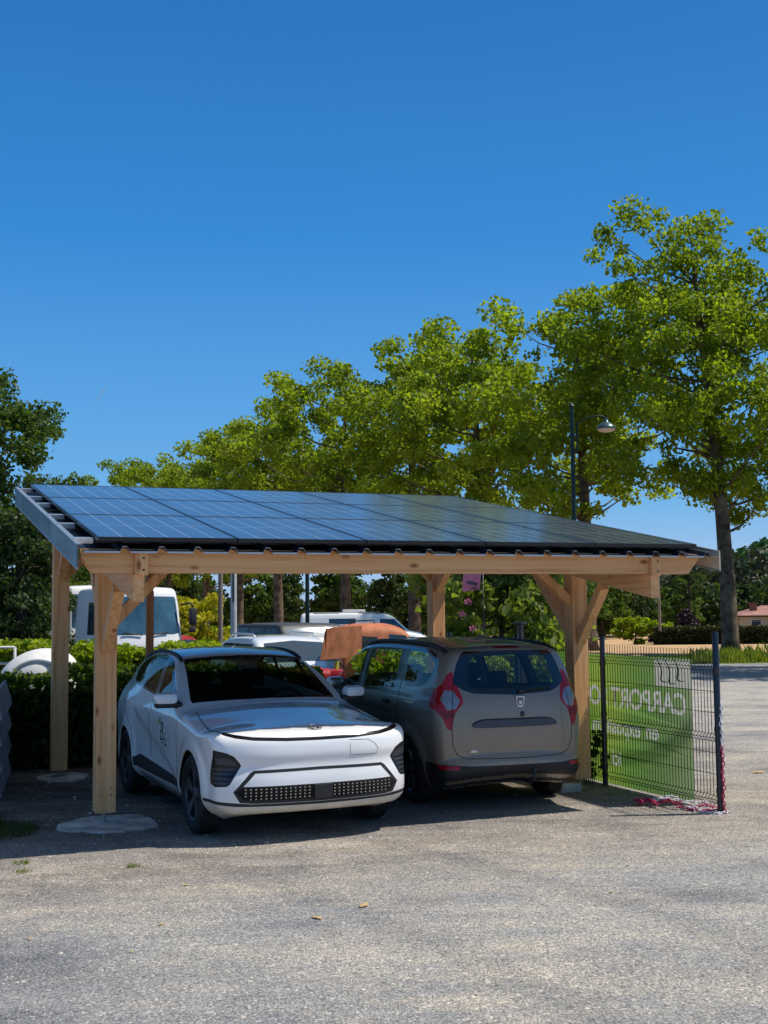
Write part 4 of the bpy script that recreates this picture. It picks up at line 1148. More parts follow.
concrete_pad(.05, 3.36, .32, .34, 5, 'rough concrete footing under the back left timber post by the dark hedge')
m = MB(); c = cp_world(5.0, -.02); m.box((c.x - .1, c.y - .15, .035), (.24, .15, .09), R(20), 0, .012); tag(m.build('paving_block', M['concrete'], None), 'small concrete block at the foot of the right post', 'block')

# ------------------------------------------------------------------ wire mesh fence with a banner
FU = 5.42
def build_fence():
    root = empty('mesh_fence', CP['loc'], CP['rz'], 'black wire mesh fence with round posts along the right side of the carport', 'fence')
    for v, zt, r_ in ((-1.94, 1.70, .031), (.055, 1.62, .030), (2.05, 1.62, .03), (4.05, 1.62, .03)):
        m = MB(); m.tube([(FU, v, -.05), (FU, v, zt - .015), (FU, v, zt)], [r_, r_, r_ * .8], 14)
        p = m.build('post', M['post_black'], root, 'auto')
        m = MB()
        for z in (.18, .75, 1.30): m.tube([(FU, v, z), (FU, v, z + .05)], r_ + .006, 12)
        m.build('clip', M['post_black'], p, 'auto')
    zs = [0.03, .08, .115, .15, .35, .55, .66, .695, .73, .93, 1.13, 1.33, 1.365, 1.40, 1.45, 1.53]
    bend = {.115: -.035, .695: -.035, 1.365: -.035}
    for v0 in (-1.90, .10, 2.10):
        m = MB(); L = 1.91
        for i in range(39):
            v = v0 + L * i / 38; m.tube([(FU + .034 + bend.get(z, 0), v, z) for z in zs], .0036, 4, cap=False)
        for z in (.08, .115, .15, .35, .55, .66, .695, .73, .93, 1.13, 1.33, 1.365, 1.40):
            m.tube([(FU + .028 + bend.get(z, 0), v0 - .01, z), (FU + .028 + bend.get(z, 0), v0 + L + .01, z)], .0038, 4, cap=False)
        m.build('wire_panel', M['wire'], root, False, fix=False)
build_fence()

def build_banner():
    root = empty('banner', CP['loc'], CP['rz'], 'green carport advertising banner tied to the wire fence, its lettering seen mirrored from behind', 'banner')
    v0, v1, z0, z1 = -1.462, 1.30, .02, 1.425; U = FU + .055
    def wav(v, z): return U + .014 * math.sin(v * 4.1) * math.sin(z * 2 + .5)
    box = [(-1.452, 1.132), (-.85, 1.132), (-.85, 1.405), (-1.452, 1.405)]
    lines_ = [('CARPORT SOLAIRE', .300, -1.37, .865, .006), ('en exposition', .235, -.885, .575, .004), ('ici', .235, -.20, .235, .004)]
    texts = []
    cu = bpy.data.curves.new('cloth', 'CURVE'); cu.dimensions = '2D'; cu.fill_mode = 'FRONT'
    def loop2d(pts):
        sp = cu.splines.new('POLY'); sp.points.add(len(pts) - 1); sp.use_cyclic_u = True
        for p, q in zip(sp.points, pts): p.co = (q[0], q[1], 0, 1)
    out = []
    for k in range(28): out.append((v0 + (v1 - v0) * k / 28, z0))
    for k in range(10): out.append((v1, z0 + (z1 - z0) * k / 10))
    for k in range(28): out.append((v1 - (v1 - v0) * k / 28, z1))
    for k in range(10): out.append((v0, z1 - (z1 - z0) * k / 10))
    loop2d(out); loop2d(box)
    for txt, size, vs_, zb, bold in lines_:
        me = text_mesh(txt, size, 'lettering', bold=bold, depth=0)
        keep = bmesh.new(); keep.from_mesh(me); bmesh.ops.remove_doubles(keep, verts=keep.verts[:], dist=1e-5)
        bd = [e for e in keep.edges if len(e.link_faces) == 1]; nxt = {}
        for e in bd:
            for a, b in ((e.verts[0], e.verts[1]), (e.verts[1], e.verts[0])): nxt.setdefault(a, []).append(b)
        seen = set()
        for st in list(nxt):
            if st in seen: continue
            lp = [st]; seen.add(st); cur = st
            while True:
                c2 = [q for q in nxt[cur] if q not in seen]
                if not c2: break
                cur = c2[0]; seen.add(cur); lp.append(cur)
            if len(lp) > 2: loop2d([(vs_ + q.co.x, zb + q.co.y) for q in lp])
        for q in keep.verts:
            v, z = vs_ + q.co.x, zb + q.co.y; q.co = (wav(v, z), v, z)
        keep.to_mesh(me); keep.free(); me.materials.append(M['banner_text']); texts.append(me)
    o = bpy.data.objects.new('cloth', cu); COL.objects.link(o); dg = bpy.context.evaluated_depsgraph_get()
    me = bpy.data.meshes.new_from_object(o.evaluated_get(dg)); bpy.data.objects.remove(o)
    me.materials.clear(); me.materials.append(M['banner'])
    for q in me.vertices: q.co = (wav(q.co.x, q.co.y), q.co.x, q.co.y)
    while me.uv_layers: me.uv_layers.remove(me.uv_layers[0])
    uv = me.uv_layers.new(name='UVMap')
    for lp in me.loops:
        p = me.vertices[lp.vertex_index].co; uv.data[lp.index].uv = ((p.y - v0) / (v1 - v0), (p.z - z0) / (z1 - z0))
    cl = link('cloth', me, root)
    for t in texts: link('lettering', t, cl)
    m = MB(); m.add([(wav(*p), p[0], p[1]) for p in box], [(0, 1, 2, 3)]); wb = m.build('logo_box', M['banner_white'], cl, fix=False)
    m = MB()
    for k, (va, za, amp) in enumerate(((-1.36, 1.20, .05), (-1.22, 1.17, .06), (-1.08, 1.18, .05))):
        pts = []
        for i in range(13):
            t = i / 12; v = va + .20 * t + .05 * math.sin(t * 6); z = za + .19 * t - amp * math.sin(t * PI * 1.3); pts.append((wav(v, z) - .009, v, z))
        m.tube(pts, [.003 + .006 * math.sin(PI * i / 12) for i in range(13)], 5)
    m.build('curved_strokes', M['banner_dark'], wb)  # dark curved strokes across the white box
build_banner()

# red and white plastic chain: hanging beside the end post, and a heap on the ground
def chain_link(c, d, roll, L=.050, wd=.027, r=.0055):
    d = Vector(d).normalized(); x = d.orthogonal().normalized(); x = Matrix.Rotation(roll, 3, d) @ x
    P = []
    for i in range(13):
        a = 2 * PI * i / 12; P.append(Vector(c) + d * (L / 2 * math.cos(a)) + x * (wd / 2 * math.sin(a)))
    return P, r
def build_chain():
    root = empty('plastic_chain', cp_world(FU + .02, -1.98), 0, 'red and white plastic barrier chain hanging from the end fence post', 'chain')
    o = cp_world(FU + .004, -1.987)
    for red in (0, 1):
        m = MB()
        for k in range(30):
            z = 1.02 - k * .037
            if z < .01: break
            if (1 if z < .62 else 0) != red: continue
            P, r = chain_link((o.x + .006 * math.sin(k), o.y, z), (0, 0, 1), (k % 2) * PI / 2 + .4); m.tube(P, r, 5, cap=False)
        b = m.build('chain_length', M['chain_red' if red else 'chain_white'], root, True, fix=False); b.location = -root.location
    rng = random.Random(4)
    heap = empty('plastic_chain', (2.85, 11.72, 0), 0, 'tangled heap of red and white plastic chain lying on the gravel', 'chain')
    for red in (0, 1):
        m = MB()
        for strand in range(7):
            t0 = rng.random(); x = 2.50 + .62 * rng.random(); y = 11.98 - (x - 2.50) * .80 + rng.uniform(-.05, .05); ang = rng.uniform(-.9, -.4) + (PI if rng.random() < .5 else 0); z = .012 + .045 * rng.random()
            isred = strand < 5
            for k in range(13):
                ang += rng.uniform(-.55, .55); x += .036 * math.cos(ang); y += .036 * math.sin(ang); z = max(.012, z + rng.uniform(-.018, .014))
                if x < 2.46 or x > 3.12: ang += PI; x = min(max(x, 2.46), 3.12)
                yl = 11.98 - (x - 2.50) * .80; y = min(max(y, yl - .10), yl + .10)
                P, r = chain_link((x, y, z), (math.cos(ang), math.sin(ang), rng.uniform(-.3, .3)), (k % 2) * PI / 2 + rng.uniform(-.4, .4))
                if isred == bool(red): m.tube(P, r, 5, cap=False)
        b = m.build('chain_length', M['chain_red' if red else 'chain_white'], heap, True, fix=False); b.location = -heap.location
    m = MB()
    for k in range(10):
        t = k / 9; x = 2.93 + .27 * t; y = 11.52 - .10 * math.sin(t * 3) - .06 * t
        P, r = chain_link((x, y, .012), (1, -.4 * math.cos(t * 3), 0), (k % 2) * PI / 2); m.tube(P, r, 5, cap=False)
    b = m.build('chain_length', M['chain_white'], heap, True, fix=False); b.location = -heap.location
build_chain()

# ------------------------------------------------------------------ ground, road, field
def gz(y): 
    t = min(1, max(0, (y - 52) / 60)); return -1.35 * t * t * (3 - 2 * t)
def sheet(name, mat, x0, x1, y0, y1, dz, nx, ny, kind='structure', skew=0.0, label=None):
    m = MB()
    ys = [y0 + (y1 - y0) * (j / ny) for j in range(ny + 1)]
    vs = [(x0 + (x1 - x0) * i / nx, y + skew * (x0 + (x1 - x0) * i / nx), gz(y) + dz) for y in ys for i in range(nx + 1)]
    m.add(vs, [(j * (nx + 1) + i, j * (nx + 1) + i + 1, (j + 1) * (nx + 1) + i + 1, (j + 1) * (nx + 1) + i) for j in range(ny) for i in range(nx)])
    return tag(m.build(name, mat, None, True, fix=False), kind=kind)
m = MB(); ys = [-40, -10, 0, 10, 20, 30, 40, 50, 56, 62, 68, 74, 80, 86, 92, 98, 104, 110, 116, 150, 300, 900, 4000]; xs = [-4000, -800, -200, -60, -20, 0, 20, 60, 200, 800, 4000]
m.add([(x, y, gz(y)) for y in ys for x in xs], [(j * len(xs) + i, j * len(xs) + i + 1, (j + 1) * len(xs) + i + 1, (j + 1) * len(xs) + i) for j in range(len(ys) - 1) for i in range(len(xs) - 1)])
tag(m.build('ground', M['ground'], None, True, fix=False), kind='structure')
sheet('road', M['road'], -20, 90, 33.0, 40.5, .004, 20, 4)
sheet('verge', M['verge'], -90, 120, 40.9, 47.6, .008, 20, 6)
sheet('field', M['field'], -90, 140, 47.4, 180, .012, 20, 60)

rng = np.random.default_rng(11)
# pebbles and chippings scattered over the yard
def pebbles():
    n = 8500; V = []; F = []
    d = 4.2 + 14 * rng.random(n) ** 1.3; x = (rng.random(n) - .5) * (d * .75 + 1.2); k = 0
    base = [(1, 0, 0), (.4, .9, 0), (-.7, .7, 0), (-1, -.2, 0), (-.2, -1, 0), (.7, -.7, 0), (.35, .25, .8), (-.4, .1, .7), (.05, -.4, .75)]
    fc = [(0, 1, 6), (1, 2, 7, 6), (2, 3, 7), (3, 4, 8, 7), (4, 5, 8), (5, 0, 6, 8), (6, 7, 8)]
    mb = MB()
    for i in range(n):
        s_ = .004 + .009 * rng.random() ** 3 + (.004 + .012 * rng.random() if rng.random() < .04 else 0); a = rng.random() * 6.28; c, q = math.cos(a), math.sin(a)
        h = s_ * (.5 + .5 * rng.random()); sx = s_ * (.7 + .6 * rng.random())
        mb.add([(x[i] + (p[0] * c * sx - p[1] * q * s_), d[i] + (p[0] * q * sx + p[1] * c * s_), p[2] * h - .001) for p in base], fc)
    return tag(mb.build('gravel', M['stone'], None, False), 'loose pale gravel chippings scattered over the car park surface', 'gravel', None, 'stuff')
pebbles()
# weeds and scraps
def tuft(n, cx, cy, r, h, seed, wid=.006):
    g = np.random.default_rng(seed); a = g.random(n) * 6.28; q = r * np.sqrt(g.random(n)); V = []; 
    P = np.zeros((n, 4, 3)); x = cx + q * np.cos(a); y = cy + q * np.sin(a); hh = h * (.4 + .8 * g.random(n)); d = g.random(n) * 6.28; lean = hh * .6 * g.random(n)
    P[:, 0] = np.c_[x - wid * np.sin(d), y + wid * np.cos(d), np.zeros(n)]; P[:, 1] = np.c_[x + wid * np.sin(d), y - wid * np.cos(d), np.zeros(n)]
    P[:, 2] = np.c_[x + lean * .5 * np.cos(d) + wid * .6 * np.sin(d), y + lean * .5 * np.sin(d) - wid * .6 * np.cos(d), hh * .7]; P[:, 3] = np.c_[x + lean * np.cos(d), y + lean * np.sin(d), hh]
    return P, .3 + .6 * g.random(n)
def blades(name, sets, mat, label, cat, kind=None, zf=None):
    P = np.concatenate([s_[0] for s_ in sets]); t = np.concatenate([s_[1] for s_ in sets]); n = len(P)
    if zf is not None: P[:, :, 2] += np.array([zf(v) for v in P[:, 0, 1]])[:, None]
    me = bpy.data.meshes.new(name); me.from_pydata(P.reshape(-1, 3).tolist(), [], [(4 * i, 4 * i + 1, 4 * i + 2, 4 * i + 3) for i in range(n)])
    at = me.attributes.new('tint', 'FLOAT', 'POINT'); at.data.foreach_set('value', np.repeat(t, 4).astype(np.float32)); me.materials.append(mat)
    return tag(link(name, me), label, cat, None, kind)
blades('grass_patch', [tuft(2600, -3.62, 10.85, .5, .05, 1, .003), tuft(1500, -4.2, 11.4, .6, .05, 2, .003)], M['grass_shaded'] if 'grass_shaded' in M else M['grass'], 'thin shaded grass growing beside the left front footing', 'grass', 'stuff')
for (x, y, r_, n_, lb) in ((-2.86, 9.50, .07, 60, 'small green weed tuft in the gravel at the left edge of the shade'), (-1.95, 9.35, .05, 50, 'tiny green weed in the gravel before the white car'), (-2.75, 9.2, .07, 50, 'sparse weed sprig in the gravel below the left footing')):
    blades('weed', [tuft(n_, x, y, r_, .03, int(x * -100), .004)], M['grass'], lb, 'weed')
def scrap(x, y, s_, a, lb):
    m = MB(); m.add([(-1, 0, .1), (-.3, -.5, .25), (.6, -.35, .1), (1, .1, .35), (.3, .5, .12), (-.5, .4, .3), (0, 0, .45)], [(0, 1, 6), (1, 2, 6), (2, 3, 6), (3, 4, 6), (4, 5, 6), (5, 0, 6)])
    o = m.build('dead_leaf', M['dry_leaf'], None, False, (x, y, .004), a); o.scale = (s_, s_, s_ * .5); tag(o, lb, 'leaf')
scrap(4.33, 14.15, .09, .3, 'yellow dead leaf lying on the tarmac right of the fence')
scrap(-.16, 8.05, .055, 1.2, 'dry leaf lying on the gravel in the middle foreground'); scrap(-.45, 7.75, .05, 2.2, 'flat brown leaf scrap on the gravel left of the middle')
gs = random.Random(12)
for k in range(9):
    x_, y_ = gs.uniform(-2.2, 3.2), gs.uniform(5.6, 10.2); m = MB(); m.add([(-1, 0, .1), (-.2, -.5, .3), (.7, -.3, .1), (1, .2, .3), (.2, .5, .1), (0, 0, .5)], [(0, 1, 5), (1, 2, 5), (2, 3, 5), (3, 4, 5), (4, 0, 5)])
    o = m.build('leaf_scrap', M['dry_leaf'], None, False, (x_, y_, .004), gs.uniform(0, 6)); q = gs.uniform(.014, .028); o.scale = (q, q, q * .6); tag(o, 'tiny dry leaf scrap lying on the open gravel', 'leaf', 'tiny leaf scraps scattered on the gravel')
scrap(-1.45, 8.7, .035, .2, 'small pale leaf scrap on the gravel below the white car')

# roadside grass
sets = []
for i in range(190):
    x = -12 + 46 * rng.random(); y = 41.3 + 5.2 * rng.random() ** 1.5; sets.append(tuft(60, x, y, .9, .10 + .14 * rng.random(), 100 + i, .014))
for i in range(150):
    x = 11.4 + 14 * rng.random(); y = 41.2 + 3.5 * rng.random(); sets.append(tuft(80, x, y, .7, (.36 + .30 * rng.random()) * (1.25 if x > 13.8 else .8), 400 + i, .018))
blades('verge_grass', sets, M['grass'], 'tall unmown grass along the verge of the road under the plane trees', 'grass', 'stuff')

# ------------------------------------------------------------------ trees
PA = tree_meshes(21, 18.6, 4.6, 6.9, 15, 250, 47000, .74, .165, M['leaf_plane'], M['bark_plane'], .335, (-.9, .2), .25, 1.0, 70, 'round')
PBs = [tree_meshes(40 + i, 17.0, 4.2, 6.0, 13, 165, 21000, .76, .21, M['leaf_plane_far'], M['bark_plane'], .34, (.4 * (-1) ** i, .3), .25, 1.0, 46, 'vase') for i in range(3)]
row = [(13.54, 47.2, 0, 1.0, 'big plane tree on the right with a thick bare trunk beside the road'),
       (9.3, 54.5, 1.1, 1.0, 'plane tree with pale trunk just behind the right post of the carport'),
       (5.2, 63.0, 2.0, 1.07, 'plane tree rising behind the right half of the solar roof'),
       (1.7, 70.0, 4.1, 1.10, 'plane tree behind the back timber post, third from the right'),
       (-2.6, 77.0, 5.0, 1.12, 'plane tree whose trunk stands above the white van'),
       (-7.6, 87.0, 2.6, 1.12, 'plane tree behind the middle left of the solar roof'),
       (-11.6, 95.0, .4, 1.05, 'fork-trunked plane tree left of the grey off-roader'),
       (-15.4, 103.0, 3.3, 1.08, 'smaller looking plane tree near the left end of the avenue'),
       (-19.4, 108.0, 1.7, 1.03, 'second plane tree from the left end of the avenue'),
       (-24.4, 113.0, 4.6, 1.06, 'plane tree at the far left end of the avenue')]
for i, (x, y, rz, s_, lb) in enumerate(row):
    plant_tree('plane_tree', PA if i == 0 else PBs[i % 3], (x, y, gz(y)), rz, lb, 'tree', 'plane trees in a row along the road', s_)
plant_tree('plane_tree', PBs[1], (19.5, 36.0, 0), 2.2, 'plane tree off to the right that shades the road', 'tree', 'plane trees in a row along the road', 1.0)
# big dark tree on the left with an evergreen in front
T1 = tree_meshes(61, 11.9, 1.5, 4.9, 12, 260, 36000, .58, .145, M['leaf_mid'], M['bark_dark'], .28, (0, 0), .2, 1.0, 50, 'round')
plant_tree('broadleaf_tree', T1, (-15.2, 40.5, 0), .8, 'tall dark broadleaf tree at the left edge, rising above the roof', 'tree')
T2 = tree_meshes(62, 7.4, .8, 3.0, 9, 100, 8500, .5, .17, M['leaf_mid'], M['bark_dark'], .16, (.3, 0), .2, 1.0, 30, 'round')
plant_tree('broadleaf_tree', T2, (-12.1, 43.5, 0), 2.2, 'lower tree at the right flank of the tall left tree', 'tree')
T3 = tree_meshes(63, 5.6, .2, 2.2, 9, 130, 14000, .42, .12, M['leaf_dark'], M['bark_dark'], .18, (0, 0), .1, 1.0, 24, 'round')
plant_tree('evergreen_tree', T3, (-9.6, 31.5, 0), 0, 'dense dark evergreen behind the white shell and the railing', 'tree')
plant_tree('evergreen_tree', T3, (-12.6, 32.5, 0), 2.4, 'dark evergreen cut by the left edge of the picture', 'tree', None, 1.1)
# mixed trees beyond the field
BG = [tree_meshes(71, 9.5, .6, 4.2, 9, 80, 5200, .75, .36, M['leaf_mid'], M['bark_dark'], .22, (0, 0), .2, 1.0, 16, 'round'),
      tree_meshes(72, 12, .8, 3.4, 10, 80, 5200, .7, .34, M['leaf_dark'], M['bark_dark'], .24, (0, 0), .1, 1.0, 16, 'cone'),
      tree_meshes(73, 8.0, .6, 3.6, 8, 70, 4600, .75, .36, M['leaf_mid'], M['bark_dark'], .2, (.5, 0), .2, 1.0, 16, 'vase')]
spots = [(-37, 128, 1, 1.1), (-31, 120, 0, 1.1), (-25.5, 132, 2, 1.15), (-20, 121, 1, .95), (-14.5, 128, 0, 1.15), (-9.5, 119, 1, .9), (-4.5, 127, 2, 1.2), (.5, 120, 1, .95), (5.5, 128, 0, 1.1), (10, 119, 1, .85), (14.5, 124, 0, .98), (19, 118, 2, .98),
         (22.8, 126, 0, .90), (26.5, 131, 1, .72), (30.0, 122, 0, .66), (-42, 122, 0, 1.2), (33.5, 139, 1, .72), (38, 142, 0, .7), (42.5, 140, 1, .68), (46, 138, 0, .7)]
where = ['at the far left', 'left behind the trucks', 'behind the white trucks', 'behind the yellow bush', 'left of the lamp pole', 'above the grey off-roader', 'above the white van', 'above the orange van', 'behind the back post', 'behind the pink flowered shrub', 'left of the right post', 'just right of the right post',
         'behind the purple tree', 'behind the clipped hedge', 'left of the thick trunk', 'beyond the left edge', 'behind the house chimney', 'behind the house roof', 'beyond the house', 'beyond the right edge']
kinds = ['rounded mid-green tree', 'dark pointed evergreen', 'spreading mid-green tree']
for (x, y, k_, s_), wh in zip(spots, where):
    plant_tree('background_tree', BG[k_], (x, y, gz(y)), x * 1.7, kinds[k_] + ' in the wood edge ' + wh, 'tree', 'trees at the edge of the wood beyond the field', s_)
# understorey mass that closes the wood edge
def thicket(name, x0, x1, y0, y1, h, n, leaf, mat, seed, label, zf=gz, kind='stuff', lump=2.5):
    g = np.random.default_rng(seed); x = x0 + (x1 - x0) * g.random(n); y = y0 + (y1 - y0) * g.random(n)
    top = h * (.62 + .22 * np.sin(x * lump * .31 + seed) + .16 * np.sin(x * lump * .83 + y)); z = np.array([zf(v) for v in y]) + top * g.random(n) ** .6
    return tag(link(name, leaf_mesh(name, np.c_[x, y, z], leaf, g, .15 + .5 * g.random(n) + .25 * (np.sin(x * lump * .6) > .2), mat, .2)), label, 'undergrowth', None, kind)
thicket('undergrowth', -48, 62, 134, 142, 7.0, 36000, .55, M['leaf_dark'], 5, 'dark undergrowth closing the edge of the wood behind the trees')
# purple-leaved tree
T5 = tree_meshes(81, 3.6, .2, 1.9, 7, 50, 3600, .42, .24, M['leaf_purple'], M['bark_dark'], .1, (0, 0), .1, 1.0, 12, 'cone')
plant_tree('purple_tree', T5, (27.2, 108, gz(108)), .5, 'small pointed tree with dark purple leaves behind the hedge', 'tree', None, 1.0)
T6 = tree_meshes(82, 2.2, .1, 1.9, 5, 40, 2600, .42, .24, M['leaf_purple'], M['bark_dark'], .08, (0, 0), .1, 1.0, 10, 'round')
plant_tree('purple_shrub', T6, (25.2, 109, gz(109)), 1.5, 'low rounded purple shrub left of the purple tree', 'shrub', None, .9)
T7 = tree_meshes(83, 2.6, .1, 1.9, 5, 40, 3000, .42, .22, M['leaf_hedge'], M['bark_dark'], .08, (0, 0), .1, 1.0, 10, 'round')
plant_tree('round_shrub', T7, (21.6, 104, gz(104)), .5, 'bright green rounded shrub at the left end of the long hedge', 'shrub', None, 1.05)
plant_tree('round_shrub', T7, (24.0, 103, gz(103)), 2.5, 'smaller bright green shrub standing before the purple shrub', 'shrub', None, .8)
# feathery cedar tops seen above the right corner of the roof
T8 = tree_meshes(84, 12.3, 4.0, 2.2, 8, 34, 1500, .40, .30, M['leaf_dark'], M['bark_dark'], .2, (.3, 0), .1, .8, 34, 'cone')
plant_tree('cedar', T8, (28.3, 112, gz(112)), .2, 'feathery cedar whose top shows over the right corner of the roof', 'tree', None, .80)
plant_tree('cedar', T8, (33.6, 116, gz(116)), 2.4, 'feathery cedar just right of the thick plane trunk', 'tree', None, .70)

# hedges: dark one behind the carport, sunny ones behind it, clipped one across the field
a0 = cp_world(-1.75, 4.75); a1 = cp_world(3.6, 4.75)
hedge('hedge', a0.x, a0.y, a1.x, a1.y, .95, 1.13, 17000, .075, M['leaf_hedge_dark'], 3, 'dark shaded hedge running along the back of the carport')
hedge('hedge', -6.1, 23.6, -2.9, 24.2, .9, 1.22, 12000, .095, M['leaf_hedge'], 6, 'sunny yellow-green clipped hedge in front of the white truck')
hedge('hedge', -13, 26.2, -6.9, 25.4, 1.0, 1.26, 14000, .11, M['leaf_hedge'], 7, 'sunlit hedge behind the railing and the white shell')
hedge('hedge', -6.0, 41.5, -3.2, 41.0, 1.0, 1.35, 4500, .15, M['leaf_hedge'], 8, 'bright hedge strip beside the tall lamp pole')
hedge('hedge', 22.6, 101.0, 52, 96.0, 1.4, 1.45, 12000, .20, M['leaf_hedge_brown'], 9, 'long dark clipped hedge across the far side of the field', None, gz(100))
T12 = tree_meshes(88, 1.5, .03, 1.0, 6, 90, 5200, .22, .085, M['leaf_hedge'], M['bark_dark'], .04, (0, 0), .2, 1.0, 12, 'round')
for x, y, q, lb in ((.15, 18.3, 0, 'sunlit green shrub seen through the side windows of the grey car'), (1.35, 18.9, 2, 'sunlit green shrub seen through the rear window of the grey car'), (2.75, 19.1, 4, 'low bright shrub between the grey car roof and the right post')):
    plant_tree('garden_shrub', T12, (x, y, 0), q, lb, 'shrub', None, .95)
# yellow-green bush and the shrub with pink flowers
T9 = tree_meshes(91, 2.55, .1, 1.15, 7, 70, 9000, .28, .085, M['leaf_yellow'], M['bark_dark'], .05, (0, 0), .1, 1.1, 14, 'round')
plant_tree('yellow_bush', T9, (-5.75, 36.5, 0), .5, 'yellow-green bush between the white truck and the lamp pole', 'bush')
T10 = tree_meshes(92, 3.6, .2, 1.75, 9, 90, 6500, .36, .15, M['leaf_magnolia'], M['bark_dark'], .06, (0, 0), .1, 1.0, 20, 'round')
e = plant_tree('flowering_shrub', T10, (1.95, 20.6, 0), .5, 'large glossy green shrub with a few pink flowers behind the grey car', 'shrub')
g = random.Random(3)
for (x, z) in ((-.62, 2.05), (-.72, 1.85), (-.55, 1.62)):
    m = MB()
    for k in range(6):
        a = k * 1.05; m.add([(x, -1.35, z), (x + .05 * math.cos(a) + .02, -1.37, z + .05 * math.sin(a)), (x + .07 * math.cos(a + .35), -1.36, z + .07 * math.sin(a + .35)), (x + .05 * math.cos(a + .7), -1.38, z + .05 * math.sin(a + .7))], [(0, 1, 2, 3)])
    fl = m.build('flower', M['pink_flower'], e, False, fix=False); fl.rotation_euler = (0, 0, -.5)
m = MB(); m.add([(-.17, 0, 2.21), (.10, .02, 2.24), (.15, .03, 2.62), (-.14, 0, 2.62)], [(0, 1, 2, 3)]); fg = empty('pink_flag', (1.37, 18.6, 0), 0, 'small bright pink flag with a dark mark in front of the flowering shrub', 'flag')
m.build('cloth', M['pink_cloth'], fg, False, fix=False)
m = MB(); m.tube([(.16, .05, 0), (.16, .05, 2.66)], .008, 8); m.build('pole', M['post_black'], fg, True)
m = MB(); m.box((-.01, -.012, 2.34), (.17, .004, .05), Matrix.Rotation(R(14), 4, 'Y')); m.box((.02, -.012, 2.26), (.10, .004, .03)); m.build('mark', M['dark_mark'], fg)

# weed shrub at the foot of the fence
sp_ = cp_world(FU - .10, .22); g = np.random.default_rng(8); P = np.c_[sp_.x + .10 * g.normal(size=170), sp_.y + .07 * g.normal(size=170), .08 + .52 * g.random(170)]
e = empty('fence_weed', (0, 0, 0), 0, 'leafy weed growing up the fence beside the first post', 'weed'); link('foliage', leaf_mesh('foliage', P, .075, g, .1 + .3 * g.random(170), M['leaf_dark']), e)
m = MB()
for k in range(6): m.tube([(sp_.x + .02 * k - .05, sp_.y, 0), (sp_.x + .03 * k - .07, sp_.y + .02, .28), (sp_.x + .045 * k - .11, sp_.y, .52)], .005, 5)
m.build('stems', M['bark_dark'], e, True)

# wooded hill on the right
m = MB(); nx, ny = 30, 10; vs = []
for j in range(ny + 1):
    for i in range(nx + 1):
        x = 60 + 620 * i / nx; y = 420 + 260 * j / ny; h = 66 * math.sin(PI * min(1, (j / ny) * .5 + .02)) * (1 / (1 + math.exp(-(x - 205) / 38))) * (1 + .06 * math.sin(x * .05) + .04 * math.sin(x * .13)); vs.append((x, y, -1.4 + h))
m.add(vs, [(j * (nx + 1) + i, j * (nx + 1) + i + 1, (j + 1) * (nx + 1) + i + 1, (j + 1) * (nx + 1) + i) for j in range(ny) for i in range(nx)])
hill = tag(m.build('hill', M['hill_leaf'], None, True, fix=False), kind='structure')
g = np.random.default_rng(77); n = 26000; x = 90 + 420 * g.random(n); t = g.random(n); y = 420 + 260 * t
h = 66 * np.sin(PI * np.minimum(1, t * .5 + .02)) / (1 + np.exp(-(x - 205) / 38)) * (1 + .06 * np.sin(x * .05) + .04 * np.sin(x * .13))
tag(link('hill_forest', leaf_mesh('hill_forest', np.c_[x, y, -1.4 + h + 4.5 * g.random(n)], 4.2, g, .2 + .6 * g.random(n), M['hill_leaf'], .4)), 'green forest covering the distant hill on the right', 'forest', None, 'stuff')
n = 16000; x = 55 + 150 * g.random(n); y = 215 + 40 * g.random(n); top = 12.5 + 1.5 * np.sin(x * .4) + 1.2 * np.sin(x * .93)
tag(link('pine_wood', leaf_mesh('pine_wood', np.c_[x, y, -1.4 + top * g.random(n) ** .7], 1.5, g, .2 + .6 * g.random(n), M['hill_pine'], .2)), 'brownish pine wood below the distant hill behind the house', 'forest', None, 'stuff')

